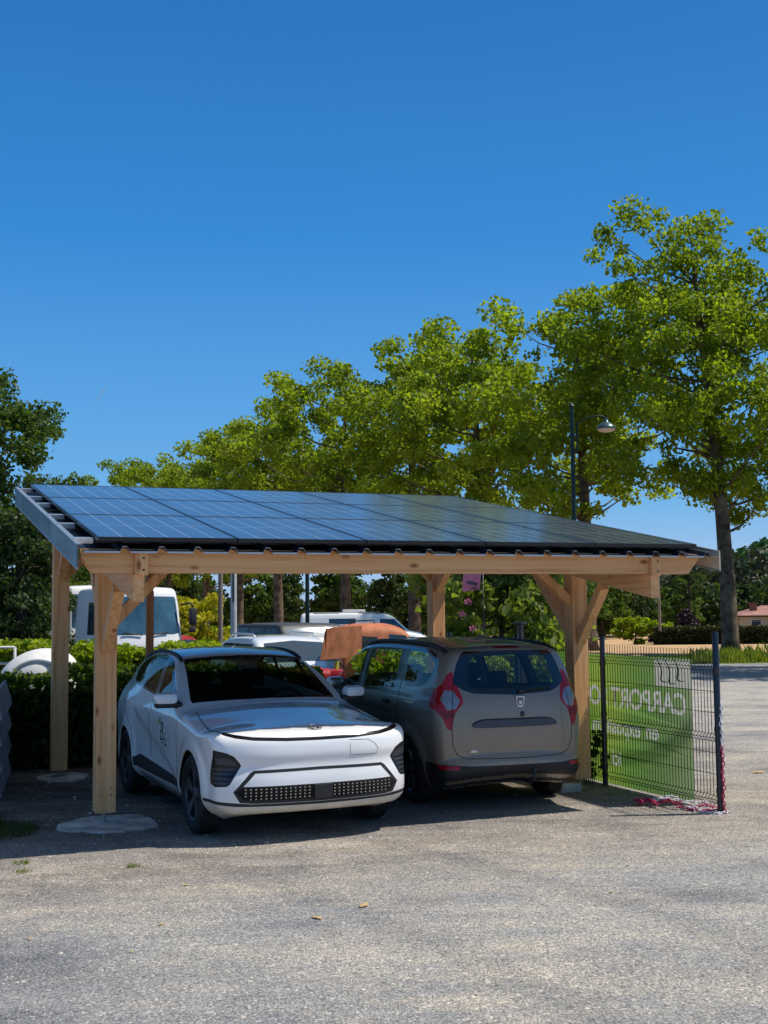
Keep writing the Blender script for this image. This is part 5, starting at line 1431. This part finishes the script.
# ------------------------------------------------------------------ house beyond the field
def house():
    e = empty('house', (38.0, 114, gz(114)), R(-8), 'low cream house with a pinkish tiled hip roof and chimney on the far right', 'house')
    m = MB(); L, D, H = 9.5, 7, 2.42
    for (c, d) in (((0, -D / 2, H / 2), (L, .25, H)), ((0, D / 2, H / 2), (L, .25, H)), ((-L / 2 + .1, 0, H / 2), (.25, D - .5, H)), ((L / 2 - .1, 0, H / 2), (.25, D - .5, H))): m.box(c, d)
    m.build('wall', M['house_wall'], e)
    m = MB(); o = .45; z0, z1 = H - .05, H + .92
    A = [(-L / 2 - o, -D / 2 - o, z0), (L / 2 + o, -D / 2 - o, z0), (L / 2 + o, D / 2 + o, z0), (-L / 2 - o, D / 2 + o, z0), (-L / 2 + 2.6, 0, z1), (L / 2 - 2.6, 0, z1)]
    m.add(A, [(0, 1, 5, 4), (1, 2, 5), (2, 3, 4, 5), (3, 0, 4), (0, 3, 2, 1)]); rf = m.build('roof', M['roof_tile'], e)
    m = MB(); m.box((-L / 2 + 1.55, -1.6, H + .55), (.62, .62, 1.1), None, 0, .02); m.box((-L / 2 + 1.55, -1.6, H + 1.12), (.74, .74, .10)); m.build('chimney', M['brick_red'], rf)
    m = MB(); m.tube([(-L / 2 - o, -D / 2 - o - .05, z0), (L / 2 + o, -D / 2 - o - .05, z0)], .07, 8); m.tube([(-.2, -D / 2 - .3, z0), (-.2, -D / 2 - .18, z0 - .3), (-.2, -D / 2 - .18, 0)], .05, 8); m.build('gutter', M['bark_dark'], rf, True)
    m = MB(); m.box((2.2, -D / 2 - .6, 1.75), (3.6, 1.2, .10)); m.box((2.2, -D / 2 - 1.0, .8), (3.6, .1, 1.6)); m.build('veranda', M['house_white'], e)
    for x in (-3.3,):
        m = MB(); m.box((x, -D / 2 - .13, 1.5), (1.0, .06, 1.2)); w = m.build('window', M['house_white'], e); m = MB(); m.box((x, -D / 2 - .165, 1.5), (.84, .02, 1.04)); m.build('pane', M['glass_far'], w)
house()
T11 = tree_meshes(95, 2.0, .05, .9, 4, 26, 1500, .28, .16, M['leaf_dark'], M['bark_dark'], .05, (0, 0), .1, 1.2, 8, 'vase')
plant_tree('garden_shrub', T11, (35.2, 108.5, gz(108)), 0, 'dark shrub against the cream house wall', 'shrub')
plant_tree('garden_shrub', T11, (37.0, 108.8, gz(108)), 2, 'second dark shrub against the house, nearer the downpipe', 'shrub', None, .9)

# ------------------------------------------------------------------ lamp and poles
e = empty('street_lamp', (5.42, 34, 0), 0, 'dark green street lamp on a curved arm among the plane tree leaves', 'street lamp')
m = MB(); m.tube([(0, 0, 0), (0, 0, 1.2), (0, 0, 1.21), (0, 0, 7.7)], [.10, .10, .075, .055], 12); m.lathe([(.055, 7.68), (.09, 7.72), (.05, 7.78), (.001, 7.84)], 12); m.build('pole', M['lamp_green'], e, 'auto')
m = MB(); P = [(0, 0, 6.35), (.14, 0, 6.45), (.14, 0, 7.2), (.32, 0, 7.33), (.6, 0, 7.42), (.85, 0, 7.43), (.98, 0, 7.36)]; m.tube(P, .028, 8); m.build('arm', M['lamp_green'], e, True)
m = MB(); m.lathe([(.05, 7.36), (.07, 7.25), (.17, 7.20), (.27, 7.10), (.29, 7.04), (.25, 7.04)], 24, (.98, 0, 0)); sh = m.build('lamp_shade', M['lamp_shade'], e, True)
m = MB(); m.lathe([(.25, 7.05), (.22, 6.99), (.12, 6.96), (.001, 6.955)], 20, (.98, 0, 0)); m.build('diffuser', M['lamp_glass'], sh, True)
def pole(name, x, y, h, r, mat, lb, cat='pole', cap=None):
    e = empty(name, (x, y, 0), 0, lb, cat); m = MB(); m.tube([(0, 0, 0), (0, 0, h * .5), (0, 0, h)], [r * 1.1, r, r * .9], 12); m.build('shaft', mat, e, 'auto')
    if cap == 'slot':
        m = MB(); m.box((0, -r * .98, h * .73), (r * .55, .012, h * .46)); m.build('slot', M['black_plastic'], e)
    else:
        m = MB(); m.lathe([(r * 1.02, h), (r * 1.1, h + .02), (r * .6, h + .06), (.001, h + .07)], 12); m.build('cap', mat, e, True)
    return e
pole('light_pole', -3.28, 26, 4.3, .068, M['pole_grey'], 'pale grey pole with a dark slot rising above the white car', 'pole', 'slot')
pole('wooden_pole', -4.8, 35, 5.0, .07, M['pole_wood'], 'thin brown wooden pole right of the yellow bush')
pole('green_pole', -2.2, 34, 4.6, .06, M['lamp_green'], 'slim dark green pole standing behind the white van roof')
pole('thin_pole', -6.2, 45, 5.2, .045, M['lamp_green'], 'thin dark pole seen above the white truck cab')
pole('utility_pole', 22.4, 98, 7.3, .10, M['pole_wood'], 'slim wooden utility pole between the field hedge and the wood')
e = empty('bollard_light', (2.02, 18.0, 0), 0, 'black bollard light with a flat cap behind the grey car roof', 'light'); m = MB(); m.tube([(0, 0, 0), (0, 0, 1.66)], .05, 12); m.build('post', M['post_black'], e, 'auto')
m = MB(); m.lathe([(.05, 1.66), (.05, 1.70), (.10, 1.71), (.10, 1.74), (.001, 1.75)], 16); m.build('cap', M['post_black'], e, 'auto')
e = empty('white_marker', (3.02, 24, 0), 0, 'short white marker post left of the right timber post', 'post'); m = MB(); m.box((0, 0, .68), (.13, .10, 1.36), None, 0, .02); m.build('post', M['white_shell'], e); m = MB(); m.box((0, -.052, 1.2), (.10, .008, .12)); m.build('plate', M['glass_pale'], e)

# ------------------------------------------------------------------ left edge: lapped plank fence, railing, white shell
def plank_fence():
    e = empty('plank_fence', (-4.50, 14.12, 0), math.atan2(16.9 - 12.3, -5.25 + 4.02), 'low grey fence of lapped horizontal planks at the left edge', 'fence')
    for k in range(4):
        m = MB(); z = .04 + k * .265
        m.prism([(.0, z), (.035, z), (.012, z + .31), (-.012, z + .31)], -1.6, 1.62, 'x') if False else m.add([(-1.6, .0, z), (-1.6, -.09, z), (-1.6, -.015, z + .28), (-1.6, .015, z + .28), (1.05, .0, z), (1.05, -.09, z), (1.05, -.015, z + .28), (1.05, .015, z + .28)], [(0, 1, 2, 3), (7, 6, 5, 4), (0, 4, 5, 1), (1, 5, 6, 2), (2, 6, 7, 3), (3, 7, 4, 0)])
        m.build('plank', M['plank'], e)
    for x in (-1.5, .95): m = MB(); m.box((x, .06, .55), (.09, .09, 1.10), None, 0, .005); m.build('post', M['plank'], e)
plank_fence()
e = empty('railing', (-6.9, 22.4, 0), 0, 'pale metal railing at the far left in front of the sunny hedge', 'railing')
for x in (0, -1.5): m = MB(); m.tube([(x, 0, 0), (x, 0, 1.32)], .03, 8); m.build('post', M['pole_grey'], e, True)
for z in (1.32, 1.02): m = MB(); m.tube([(-1.9, 0, z), (0, 0, z)], .028, 8); m.build('rail', M['pole_grey'], e, True)
def shell():
    e = empty('white_shell', (-5.22, 17.9, 0), R(8), 'rounded white plastic hull lying upside down behind the dark hedge', 'hull')
    e.scale = (1.0, 1, 1.17); bm = bmesh.new(); bmesh.ops.create_uvsphere(bm, u_segments=40, v_segments=20, radius=1)
    for v in bm.verts:
        r = .04 * math.cos(3 * math.atan2(v.co.y, v.co.x)); v.co = Vector((v.co.x * (.60 + r) + .16 * v.co.z, v.co.y * .5, max(0, v.co.z) ** .8 * .50 + .72))
    m = MB(); m.bm(bm); bm.free(); m.box((0, 0, .34), (1.0, .7, .68), None, 0, .05); b = m.build('hull', M['white_shell'], e, 'auto')
    m = MB(); P = []
    for i in range(17):
        a = PI * i / 16; P.append((.10 + .44 * math.cos(a), -.49 + .10 * math.sin(a), .74 + .34 * math.sin(a) ** .9))
    m.tube(P, .030, 8); m.build('rim', M['white_shell'], b, True)
shell()

# ------------------------------------------------------------------ vehicles further back
def simple_car(label, loc, rz, paint, sil, zz, ww, windows, wheels, glass='glass_far', bows=(.10, .10), cr=.05, n=(70, 30, 34), name='parked_car', front=None, rear=None, zsp=.75, kk=.06, sy=1.0, cat='car', rw=.32):
    root = empty(name, loc, rz, label, cat)
    S_ = spline(sil, 5, True)
    def W(x, z): return sum(np.interp(z + d, zz, ww) for d in (-.02, 0, .02)) / 3
    x0 = min(p[0] for p in sil); x1 = max(p[0] for p in sil)
    def bow(x, y): return bows[0] * (y / .85) ** 3 * sstep(x1 - 1.4, x1 - .4, x) - bows[1] * (y / .85) ** 3 * sstep(x0 + .9, x0 + .2, x)
    bm = car_shell(S_, W, bow, lambda x, y: cr * (y / .7) ** 2, zsp, n, lambda x, z: kk + 0 * x)
    for s in (1, -1):
        for cx in wheels: cut(bm, circle(cx, rw, rw + .05, 24), 'y', pred_side(s), 99)
        for wpoly in windows: cut(bm, wpoly, 'y', pred_side(s), 1)
    mir = lambda P: P + [(-p[0], p[1]) for p in P[::-1] if abs(p[0]) > 1e-6]
    if front: cut(bm, mir(front[0]), 'x', lambda c, nr: c.x > front[1] and nr.x > .15 and c.z > front[2], 2)
    if rear: cut(bm, mir(rear[0]), 'x', lambda c, nr: c.x < rear[1] and nr.x < -.12 and c.z > rear[2], 3)
    bmesh.ops.delete(bm, geom=[f for f in bm.faces if f[bm.faces.layers.int['reg']] == 99], context='FACES')
    for nm, me, sd in split_regions(bm, {0: ('body', M[paint], 0), 1: ('side_window', M[glass], 1), 2: ('windscreen', M['glass_pale' if glass == 'glass_pale' else glass], 0), 3: ('rear_window', M[glass], 0)}): link(nm, me, root)
    hw = max(ww)
    for cx in wheels:
        for s in (1, -1): wheel(root, cx, s * (hw - .11), rw, .2, rw - .11, 5, [M['alloy_dark'], M['alloy_grey']])
    return root
ZW = [.15, .25, .45, .7, .9, 1.0, 1.1, 1.3, 1.5, 1.7]
# white hatch-back SUV behind the electric car, nose to the right
r_ = simple_car('white estate car with roof rails just behind the electric car', (-1.18, 20.3, 0), R(-65), 'white_paint',
    [(-3.3, .25), (.5, .22), (.8, .4), (.8, .75), (.6, .92), (-.35, 1.05), (-1.1, 1.42), (-1.5, 1.50), (-2.5, 1.50), (-3.1, 1.42), (-3.45, 1.05), (-3.5, .6)], ZW, [.75, .84, .88, .89, .87, .84, .80, .70, .60, .55],
    [[(-.7, 1.02), (-1.3, 1.36), (-2.9, 1.36), (-3.1, 1.2), (-3.0, 1.05)]], (0, -2.6), 'glass_far', front=([(0, 1.08), (.70, 1.06), (.55, 1.38), (0, 1.42)], -1.5, 1.0), rear=([(0, 1.1), (.6, 1.1), (.5, 1.36), (0, 1.38)], -3.0, 1.0))
for s in (1, -1):
    m = MB(); m.tube([(-1.45, s * .58, 1.485), (-1.6, s * .58, 1.535), (-2.7, s * .58, 1.535), (-2.9, s * .58, 1.46)], .018, 6); m.build('roof_rail', M['alu'], r_, True)
# grey boxy off-roader
r_ = simple_car('boxy matt grey off-road car with a broad flat windscreen', (-1.25, 26.0, 0), R(-60), 'grey_4x4',
    [(-3.3, .45), (.5, .42), (.72, .55), (.75, .95), (.68, 1.08), (-.35, 1.13), (-.45, 1.16), (-.78, 1.60), (-.86, 1.65), (-1.2, 1.67), (-3.2, 1.66), (-3.35, 1.58), (-3.4, .8)], [.3, .45, .7, 1.0, 1.12, 1.2, 1.45, 1.62, 1.7], [.80, .84, .86, .86, .84, .82, .79, .76, .70],
    [[(-.62, 1.18), (-.92, 1.55), (-1.5, 1.56), (-1.5, 1.16)], [(-1.62, 1.16), (-1.62, 1.56), (-2.4, 1.56), (-2.4, 1.16)], [(-2.5, 1.16), (-2.5, 1.56), (-3.15, 1.56), (-3.15, 1.16)]], (0, -2.5), 'glass_pale', bows=(.04, .04), cr=.02, front=([(0, 1.19), (.68, 1.18), (.64, 1.56), (0, 1.57)], -1.1, 1.12), rear=([(0, 1.2), (.6, 1.2), (.58, 1.52), (0, 1.54)], -3.2, 1.0), zsp=.95, kk=.03, rw=.37)
m = MB(); m.box((.73, 0, .82), (.06, 1.2, .16), None, 0, .01); m.build('grille', M['black_plastic'], r_)
# white panel van side-on
r_ = simple_car('long white van with dark roof bars parked side-on under the trees', (.85, 48.0, 0), R(3), 'white_paint',
    [(-3.9, .3), (.5, .28), (.75, .5), (.72, .85), (.55, 1.02), (.05, 1.15), (-.45, 1.62), (-.65, 1.74), (-1.0, 1.83), (-1.6, 1.86), (-4.0, 1.86), (-4.2, 1.78), (-4.25, .6)], [.2, .3, .6, .9, 1.1, 1.4, 1.65, 1.8, 1.9], [.8, .88, .93, .94, .93, .90, .84, .78, .7],
    [[(-.1, 1.15), (-.55, 1.58), (-1.1, 1.60), (-1.1, 1.12)], [(-2.05, 1.40), (-2.05, 1.62), (-3.1, 1.62), (-3.1, 1.40)]], (0, -3.1), bows=(.08, .03), cr=.03, front=([(0, 1.2), (.75, 1.18), (.68, 1.6), (0, 1.66)], -.9, 1.05), zsp=.95, kk=.07, cat='van', name='parked_van')
for bx in (-1.0, -2.75):
    m = MB()
    for k in range(5): m.box((bx - .22 * k, -.72, 1.73), (.03, .05, .20))
    m.box((bx - .44, -.72, 1.83), (1.0, .05, .03)); m.box((bx - .44, -.73, 1.63), (1.0, .03, .03)); m.build('roof_bars', M['black_plastic'], r_)
m = MB(); m.box((-2.1, 0, 1.92), (.9, .5, .10), None, 0, .03); m.build('roof_vent', M['white_shell'], r_)
# white saloon seen as a strip beyond the orange van
simple_car('low white car half hidden behind the back timber post', (1.9, 30.5, 0), R(8), 'white_paint',
    [(-3.3, .25), (.5, .22), (.8, .4), (.8, .72), (.5, .88), (-.35, 1.0), (-1.1, 1.36), (-1.6, 1.44), (-2.5, 1.43), (-3.0, 1.30), (-3.5, 1.05), (-3.55, .6)], ZW, [.75, .82, .86, .87, .85, .82, .78, .68, .58, .5],
    [[(-.8, .98), (-1.3, 1.28), (-2.5, 1.28), (-2.9, 1.0)]], (0, -2.6))
# faded orange van with its side flap tilted up, a red machine beside it
def orange_van():
    r_ = simple_car('faded orange van with a tilted brownish flap on its left end', (.42, 20.6, 0), R(12), 'orange_faded',
        [(-2.3, .35), (.4, .32), (.6, .5), (.6, .9), (.45, 1.05), (.05, 1.25), (-.25, 1.56), (-.45, 1.66), (-.9, 1.72), (-1.9, 1.70), (-2.15, 1.62), (-2.3, 1.3), (-2.35, .7)], [.2, .35, .6, .9, 1.1, 1.4, 1.6, 1.75], [.66, .74, .78, .79, .78, .74, .68, .6],
        [[(-.05, 1.22), (-.4, 1.52), (-.9, 1.54), (-.9, 1.2)], [(-1.30, 1.15), (-1.22, 1.50), (-1.75, 1.52), (-1.75, 1.15)]], (0, -1.75), bows=(.1, .05), cr=.06, rear=([(0, .95), (.6, .95), (.56, 1.52), (0, 1.56)], -1.9, .9), zsp=.85, kk=.10, cat='van', name='parked_van')
    m = MB(); m.beam((-2.72, -.88, 1.64), (-2.80, -.98, 1.16), .02, .02); m.add([(-2.75, -.86, 1.66), (-1.72, -.86, 1.69), (-1.78, -1.0, 1.20), (-2.95, -1.0, 1.15), (-2.75, -.83, 1.66), (-1.72, -.83, 1.69), (-1.78, -.97, 1.20), (-2.95, -.97, 1.15)], [(0, 1, 2, 3), (7, 6, 5, 4), (0, 4, 5, 1), (1, 5, 6, 2), (2, 6, 7, 3), (3, 7, 4, 0)])
    r_.scale = (.58, 1, 1); f = m.build('side_flap', M['rust_panel'], r_)
    m = MB(); m.tube([(-2.6, -.98, 1.18), (-2.2, -.78, 1.02)], .012, 6); m.build('flap_stay', M['black_plastic'], f, True)
    m = MB(); m.tube([(-1.9, -.3, 1.70), (-1.85, -.3, 1.76), (-1.2, -.3, 1.77), (-1.15, -.3, 1.71)], .012, 6); m.build('roof_bar', M['black_plastic'], r_, True)
orange_van()
def machine():
    e = empty('red_machine', (-.87, 17.25, 0), R(15), 'small red garden machine with drum and handles in front of the orange van', 'machine')
    m = MB(); m.box((0, 0, .78), (.62, .5, .30), None, 0, .06); m.tube([(-.28, -.27, 1.0), (.0, -.27, 1.0)], [.13, .13], 16); m.lathe([(.001, -.36), (.13, -.36), (.15, -.33), (.15, -.30)], 20, (-.20, 0, 1.02), 'y'); m.build('body', M['red_metal'], e, 'auto')
    m = MB(); m.lathe([(.001, -.37), (.06, -.37), (.06, -.35)], 14, (-.20, 0, 1.02), 'y'); m.build('hub', M['black_plastic'], e)
    for s in (-1, 1): m = MB(); m.lathe([(.001, -.05), (.18, -.05), (.26, -.06), (.28, 0), (.26, .06), (.18, .05), (.001, .05)], 22, (0, s * .34, .28), 'y'); m.build('wheel', M['tyre'], e, 'auto')
    for s in (-1, 1): m = MB(); m.tube([(-.2, s * .2, .85), (-.36, s * .2, 1.2), (-.48, s * .2, 1.24)], .016, 8); m.build('handle', M['black_plastic'], e, True)
    m = MB(); m.box((.12, 0, 1.02), (.30, .30, .16), None, 0, .04); m.build('engine_cover', M['red_metal'], e, 'auto')
    m = MB(); m.tube([(.16, 0, 1.1), (.18, 0, 1.22)], [.04, .03], 10); m.build('filler', M['yellow_green'], e)
machine()
# small red car behind the truck
simple_car('small red hatchback peeping out beside the white truck', (-5.55, 33.2, 0), R(78), 'red_car',
    [(-2.9, .25), (.5, .22), (.72, .4), (.72, .72), (.5, .88), (-.2, .98), (-.85, 1.28), (-1.3, 1.36), (-2.3, 1.35), (-2.7, 1.26), (-3.0, .95), (-3.05, .6)], ZW, [.68, .74, .78, .80, .79, .76, .72, .64, .56, .5],
    [[(-.5, .95), (-1.1, 1.22), (-2.4, 1.22), (-2.7, .98)]], (0, -2.3), rear=([(0, .98), (.58, .98), (.48, 1.26), (0, 1.28)], -2.55, .9))

# light trucks, cabs to the viewer
def truck(loc, rz, label, s_=1.0, h=2.46):
    root = empty('white_truck', loc, rz, label, 'truck'); root.scale = (s_, s_, s_)
    S_ = spline([(-1.55, .45), (.35, .42), (.52, .50), (.56, .75), (.55, 1.10), (.50, 1.30), (.44, 1.6), (.37, 2.0), (.29, h - .16), (.22, h - .05), (.05, h - .01), (-1.1, h), (-1.50, h - .03), (-1.56, h - .12), (-1.58, 1.2)], 5, True)
    def W(x, z): return np.interp(z, [.4, .6, 1.2, 1.35, 2.0, 2.35, 2.5], [.90, .94, .95, .948, .92, .88, .82])
    bm = car_shell(S_, W, lambda x, y: .10 * (y / .9) ** 3 * sstep(-.4, .3, x), lambda x, y: .03 * (y / .8) ** 2, 1.35, (44, 40, 44), lambda x, z: .055 + 0 * x, .75)
    mir = lambda P: P + [(-p[0], p[1]) for p in P[::-1] if abs(p[0]) > 1e-6]
    cut(bm, mir([(0, 1.335), (.70, 1.335), (.86, 1.36), (.875, 1.42), (.83, 2.17), (.79, 2.215), (0, 2.225)]), 'x', lambda c, nr: c.x > 0 and nr.x > .15, 1)
    for s in (1, -1):
        cut(bm, [(.30, 1.34), (.10, 2.08), (-.72, 2.10), (-.74, 1.34)], 'y', pred_side(s), 2)
        cut(bm, circle(-.35, .40, .44, 24), 'y', pred_side(s), 99)
        cut(bm, [(s * a, b) for a, b in [(.62, .80), (.86, .80), (.86, .98), (.62, .98)]], 'x', lambda c, nr: c.x > .2 and nr.x > .15, 3)
    cut(bm, mir([(0, .82), (.55, .82), (.55, 1.0), (0, 1.0)]), 'x', lambda c, nr: c.x > .2 and nr.x > .2, 4)
    bmesh.ops.delete(bm, geom=[f for f in bm.faces if f[bm.faces.layers.int['reg']] == 99], context='FACES')
    for nm, me, sd in split_regions(bm, {0: ('cab', M['white_truck'], 0), 1: ('windscreen', M['glass_truck'], 0), 2: ('side_window', M['glass_far'], 1), 3: ('headlight', M['clear_lens'], 1), 4: ('grille', M['black_plastic'], 0)}): link(nm, me, root)
    for s in (1, -1):
        m = MB(); m.tube([(.38, s * .90, 2.02), (.50, s * 1.10, 2.06), (.50, s * 1.18, 1.98)], .022, 6); m.tube([(.42, s * .93, 1.35), (.52, s * 1.12, 1.40)], .015, 6); a = m.build('mirror_arm', M['black_plastic'], root, True)
        m = MB(); m.box((.50, s * 1.17, 1.74), (.10, .19, .40), None, 0, .04); m.box((.50, s * 1.16, 1.44), (.10, .17, .14), None, 0, .04); m.build('wing_mirror', M['black_plastic'], root, 'auto')
        for x in (-.35, -3.0):
            if x > -1: wheel(root, x, s * .80, .38, .24, .24, 5, [M['alloy_grey'], M['alloy_grey']])
            else: wheel(root, x, s * .70, .38, .30, .24, 5, [M['alloy_grey'], M['alloy_grey']])
        m = MB(); m.tube([(.53, s * .10, 1.335), (.50, s * .55, 1.385)], .014, 6); m.build('wiper', M['black_plastic'], root, True)
    m = MB(); m.box((-2.9, 0, .80), (2.5, 1.8, .12)); m.box((-2.9, 0, .62), (3.0, .7, .18)); m.build('flatbed', M['pole_grey'], root)
    m = MB(); m.box((.46, -.30, 1.90), (.01, .85, .36)); m.box((.475, -.30, 1.66), (.01, .80, .04)); 
    return root
M['glass_truck'] = plain('glass_truck', (.045, .10, .13), .06, 0, .8, .8, .5, 2.2)
truck((-6.06, 29.4, 0), R(-56), 'white light truck with a big windscreen behind the hedge, framed by the left posts', 1.05)
truck((-8.25, 34.8, 0), R(-58), 'second white truck farther left, partly hidden behind the back left post', 1.12)

# contrail high in the sky
m = MB(); a = Vector((-1166.5, 5000, 959)); b = Vector((-1216.7, 5000, 887)); d = (b - a).normalized(); n_ = Vector((d.z, 0, -d.x))
m.tube([a, a.lerp(b, .3), a.lerp(b, .7), b], [1.4, 2.4, 2.0, .5], 8); tag(m.build('contrail', M['contrail'], None, False, fix=False), 'short thin white aircraft contrail in the blue sky above the left tree', 'contrail')

def split_loose(names):
    for o in [o for o in S.objects if o.type == 'MESH' and o.name.split('.')[0] in names]:
        bm = bmesh.new(); bm.from_mesh(o.data); bm.verts.ensure_lookup_table(); left = set(bm.verts); isl = []
        while left:
            st = [left.pop()]; grp = set(st)
            while st:
                v = st.pop()
                for e in v.link_edges:
                    w_ = e.other_vert(v)
                    if w_ in left: left.discard(w_); grp.add(w_); st.append(w_)
            isl.append({v.index for v in grp})
        if len(isl) > 1:
            for grp in isl[1:]:
                b2 = bm.copy(); b2.verts.ensure_lookup_table(); bmesh.ops.delete(b2, geom=[v for v in b2.verts if v.index not in grp], context='VERTS')
                me = bpy.data.meshes.new(o.data.name); b2.to_mesh(me); b2.free()
                for m_ in o.data.materials: me.materials.append(m_)
                c = bpy.data.objects.new(o.name.split('.')[0], me); COL.objects.link(c); c.parent = o.parent; c.matrix_basis = o.matrix_basis
            bmesh.ops.delete(bm, geom=[v for v in bm.verts if v.index not in isl[0]], context='VERTS'); bm.to_mesh(o.data)
        bm.free()
split_loose({'panel_joint', 'wheel_arch', 'arch_trim', 'clip', 'bolt', 'screw'})

# ------------------------------------------------------------------ world, sun, camera
SUNV = Vector((.9965 * math.cos(R(58.3)), .083 * math.cos(R(58.3)), math.sin(R(58.3))))
w = bpy.data.worlds.new('World'); S.world = w; w.use_nodes = True
nt = w.node_tree; bg = nt.nodes['Background']
sky = nt.nodes.new('ShaderNodeTexSky'); sky.sky_type = 'NISHITA'; sky.sun_disc = False
sky.sun_elevation = R(58.3); sky.sun_rotation = math.atan2(SUNV.x, SUNV.y)
sky.air_density = 1.0; sky.dust_density = .3; sky.ozone_density = 1.0; sky.altitude = 200
# the camera's deep polarised blue: the physical sky is graded by height; paler high up, out of view, as added fill for shade
tc = nt.nodes.new('ShaderNodeTexCoord'); sp = nt.nodes.new('ShaderNodeSeparateXYZ'); nt.links.new(tc.outputs['Generated'], sp.inputs[0])
rp = nt.nodes.new('ShaderNodeValToRGB'); el = rp.color_ramp.elements
stops = [(0, (.36, .56, .86)), (.04, (.30, .52, .86)), (.085, (.135, .44, .84)), (.155, (.086, .375, .81)), (.30, (.022, .25, .70)), (.475, (.009, .172, .53)), (.62, (.05, .18, .43)), (.84, (.26, .30, .36)), (1, (.28, .31, .36))]
while len(el) < len(stops): el.new(.5)
for e_, (p_, c_) in zip(el, stops): e_.position = p_; e_.color = (*c_, 1)
nt.links.new(sp.outputs['Z'], rp.inputs['Fac'])
sc_ = nt.nodes.new('ShaderNodeMixRGB'); sc_.blend_type = 'MULTIPLY'; sc_.inputs['Fac'].default_value = 1; sc_.inputs['Color2'].default_value = (10, 10, 10, 1)
nt.links.new(rp.outputs['Color'], sc_.inputs['Color1'])
mx_ = nt.nodes.new('ShaderNodeMixRGB'); mx_.inputs['Fac'].default_value = .86
nt.links.new(sky.outputs[0], mx_.inputs['Color1']); nt.links.new(sc_.outputs['Color'], mx_.inputs['Color2']); nt.links.new(mx_.outputs['Color'], bg.inputs['Color'])
bg.inputs['Strength'].default_value = .10
sl = bpy.data.lights.new('sun', 'SUN'); sl.energy = 5.0; sl.angle = R(.53); sl.color = (1, .94, .84)
so = bpy.data.objects.new('sun', sl); COL.objects.link(so); so.rotation_euler = SUNV.to_track_quat('Z', 'Y').to_euler(); so.location = (20, 5, 40)

cam = bpy.data.cameras.new('camera'); co = bpy.data.objects.new('camera', cam); COL.objects.link(co)
cam.sensor_fit = 'VERTICAL'; cam.sensor_height = 24; cam.sensor_width = 18; cam.lens = 24 * 1196 / 1024
cam.clip_end = 30000; cam.clip_start = .1
pt = math.atan(98 / 1196); rl = .0106
fw = Vector((0, math.cos(pt), math.sin(pt))); up0 = Vector((0, -math.sin(pt), math.cos(pt))); r0 = Vector((1, 0, 0))
rt = r0 * math.cos(rl) - up0 * math.sin(rl); up = r0 * math.sin(rl) + up0 * math.cos(rl)
co.matrix_world = Matrix(((rt.x, up.x, -fw.x, 0), (rt.y, up.y, -fw.y, 0), (rt.z, up.z, -fw.z, 1.94), (0, 0, 0, 1)))
S.camera = co
S.view_settings.view_transform = 'Standard'; S.view_settings.look = 'None'; S.view_settings.exposure = 0; S.view_settings.gamma = 1
S.render.engine = 'CYCLES'; S.cycles.max_bounces = 8; S.cycles.transparent_max_bounces = 16
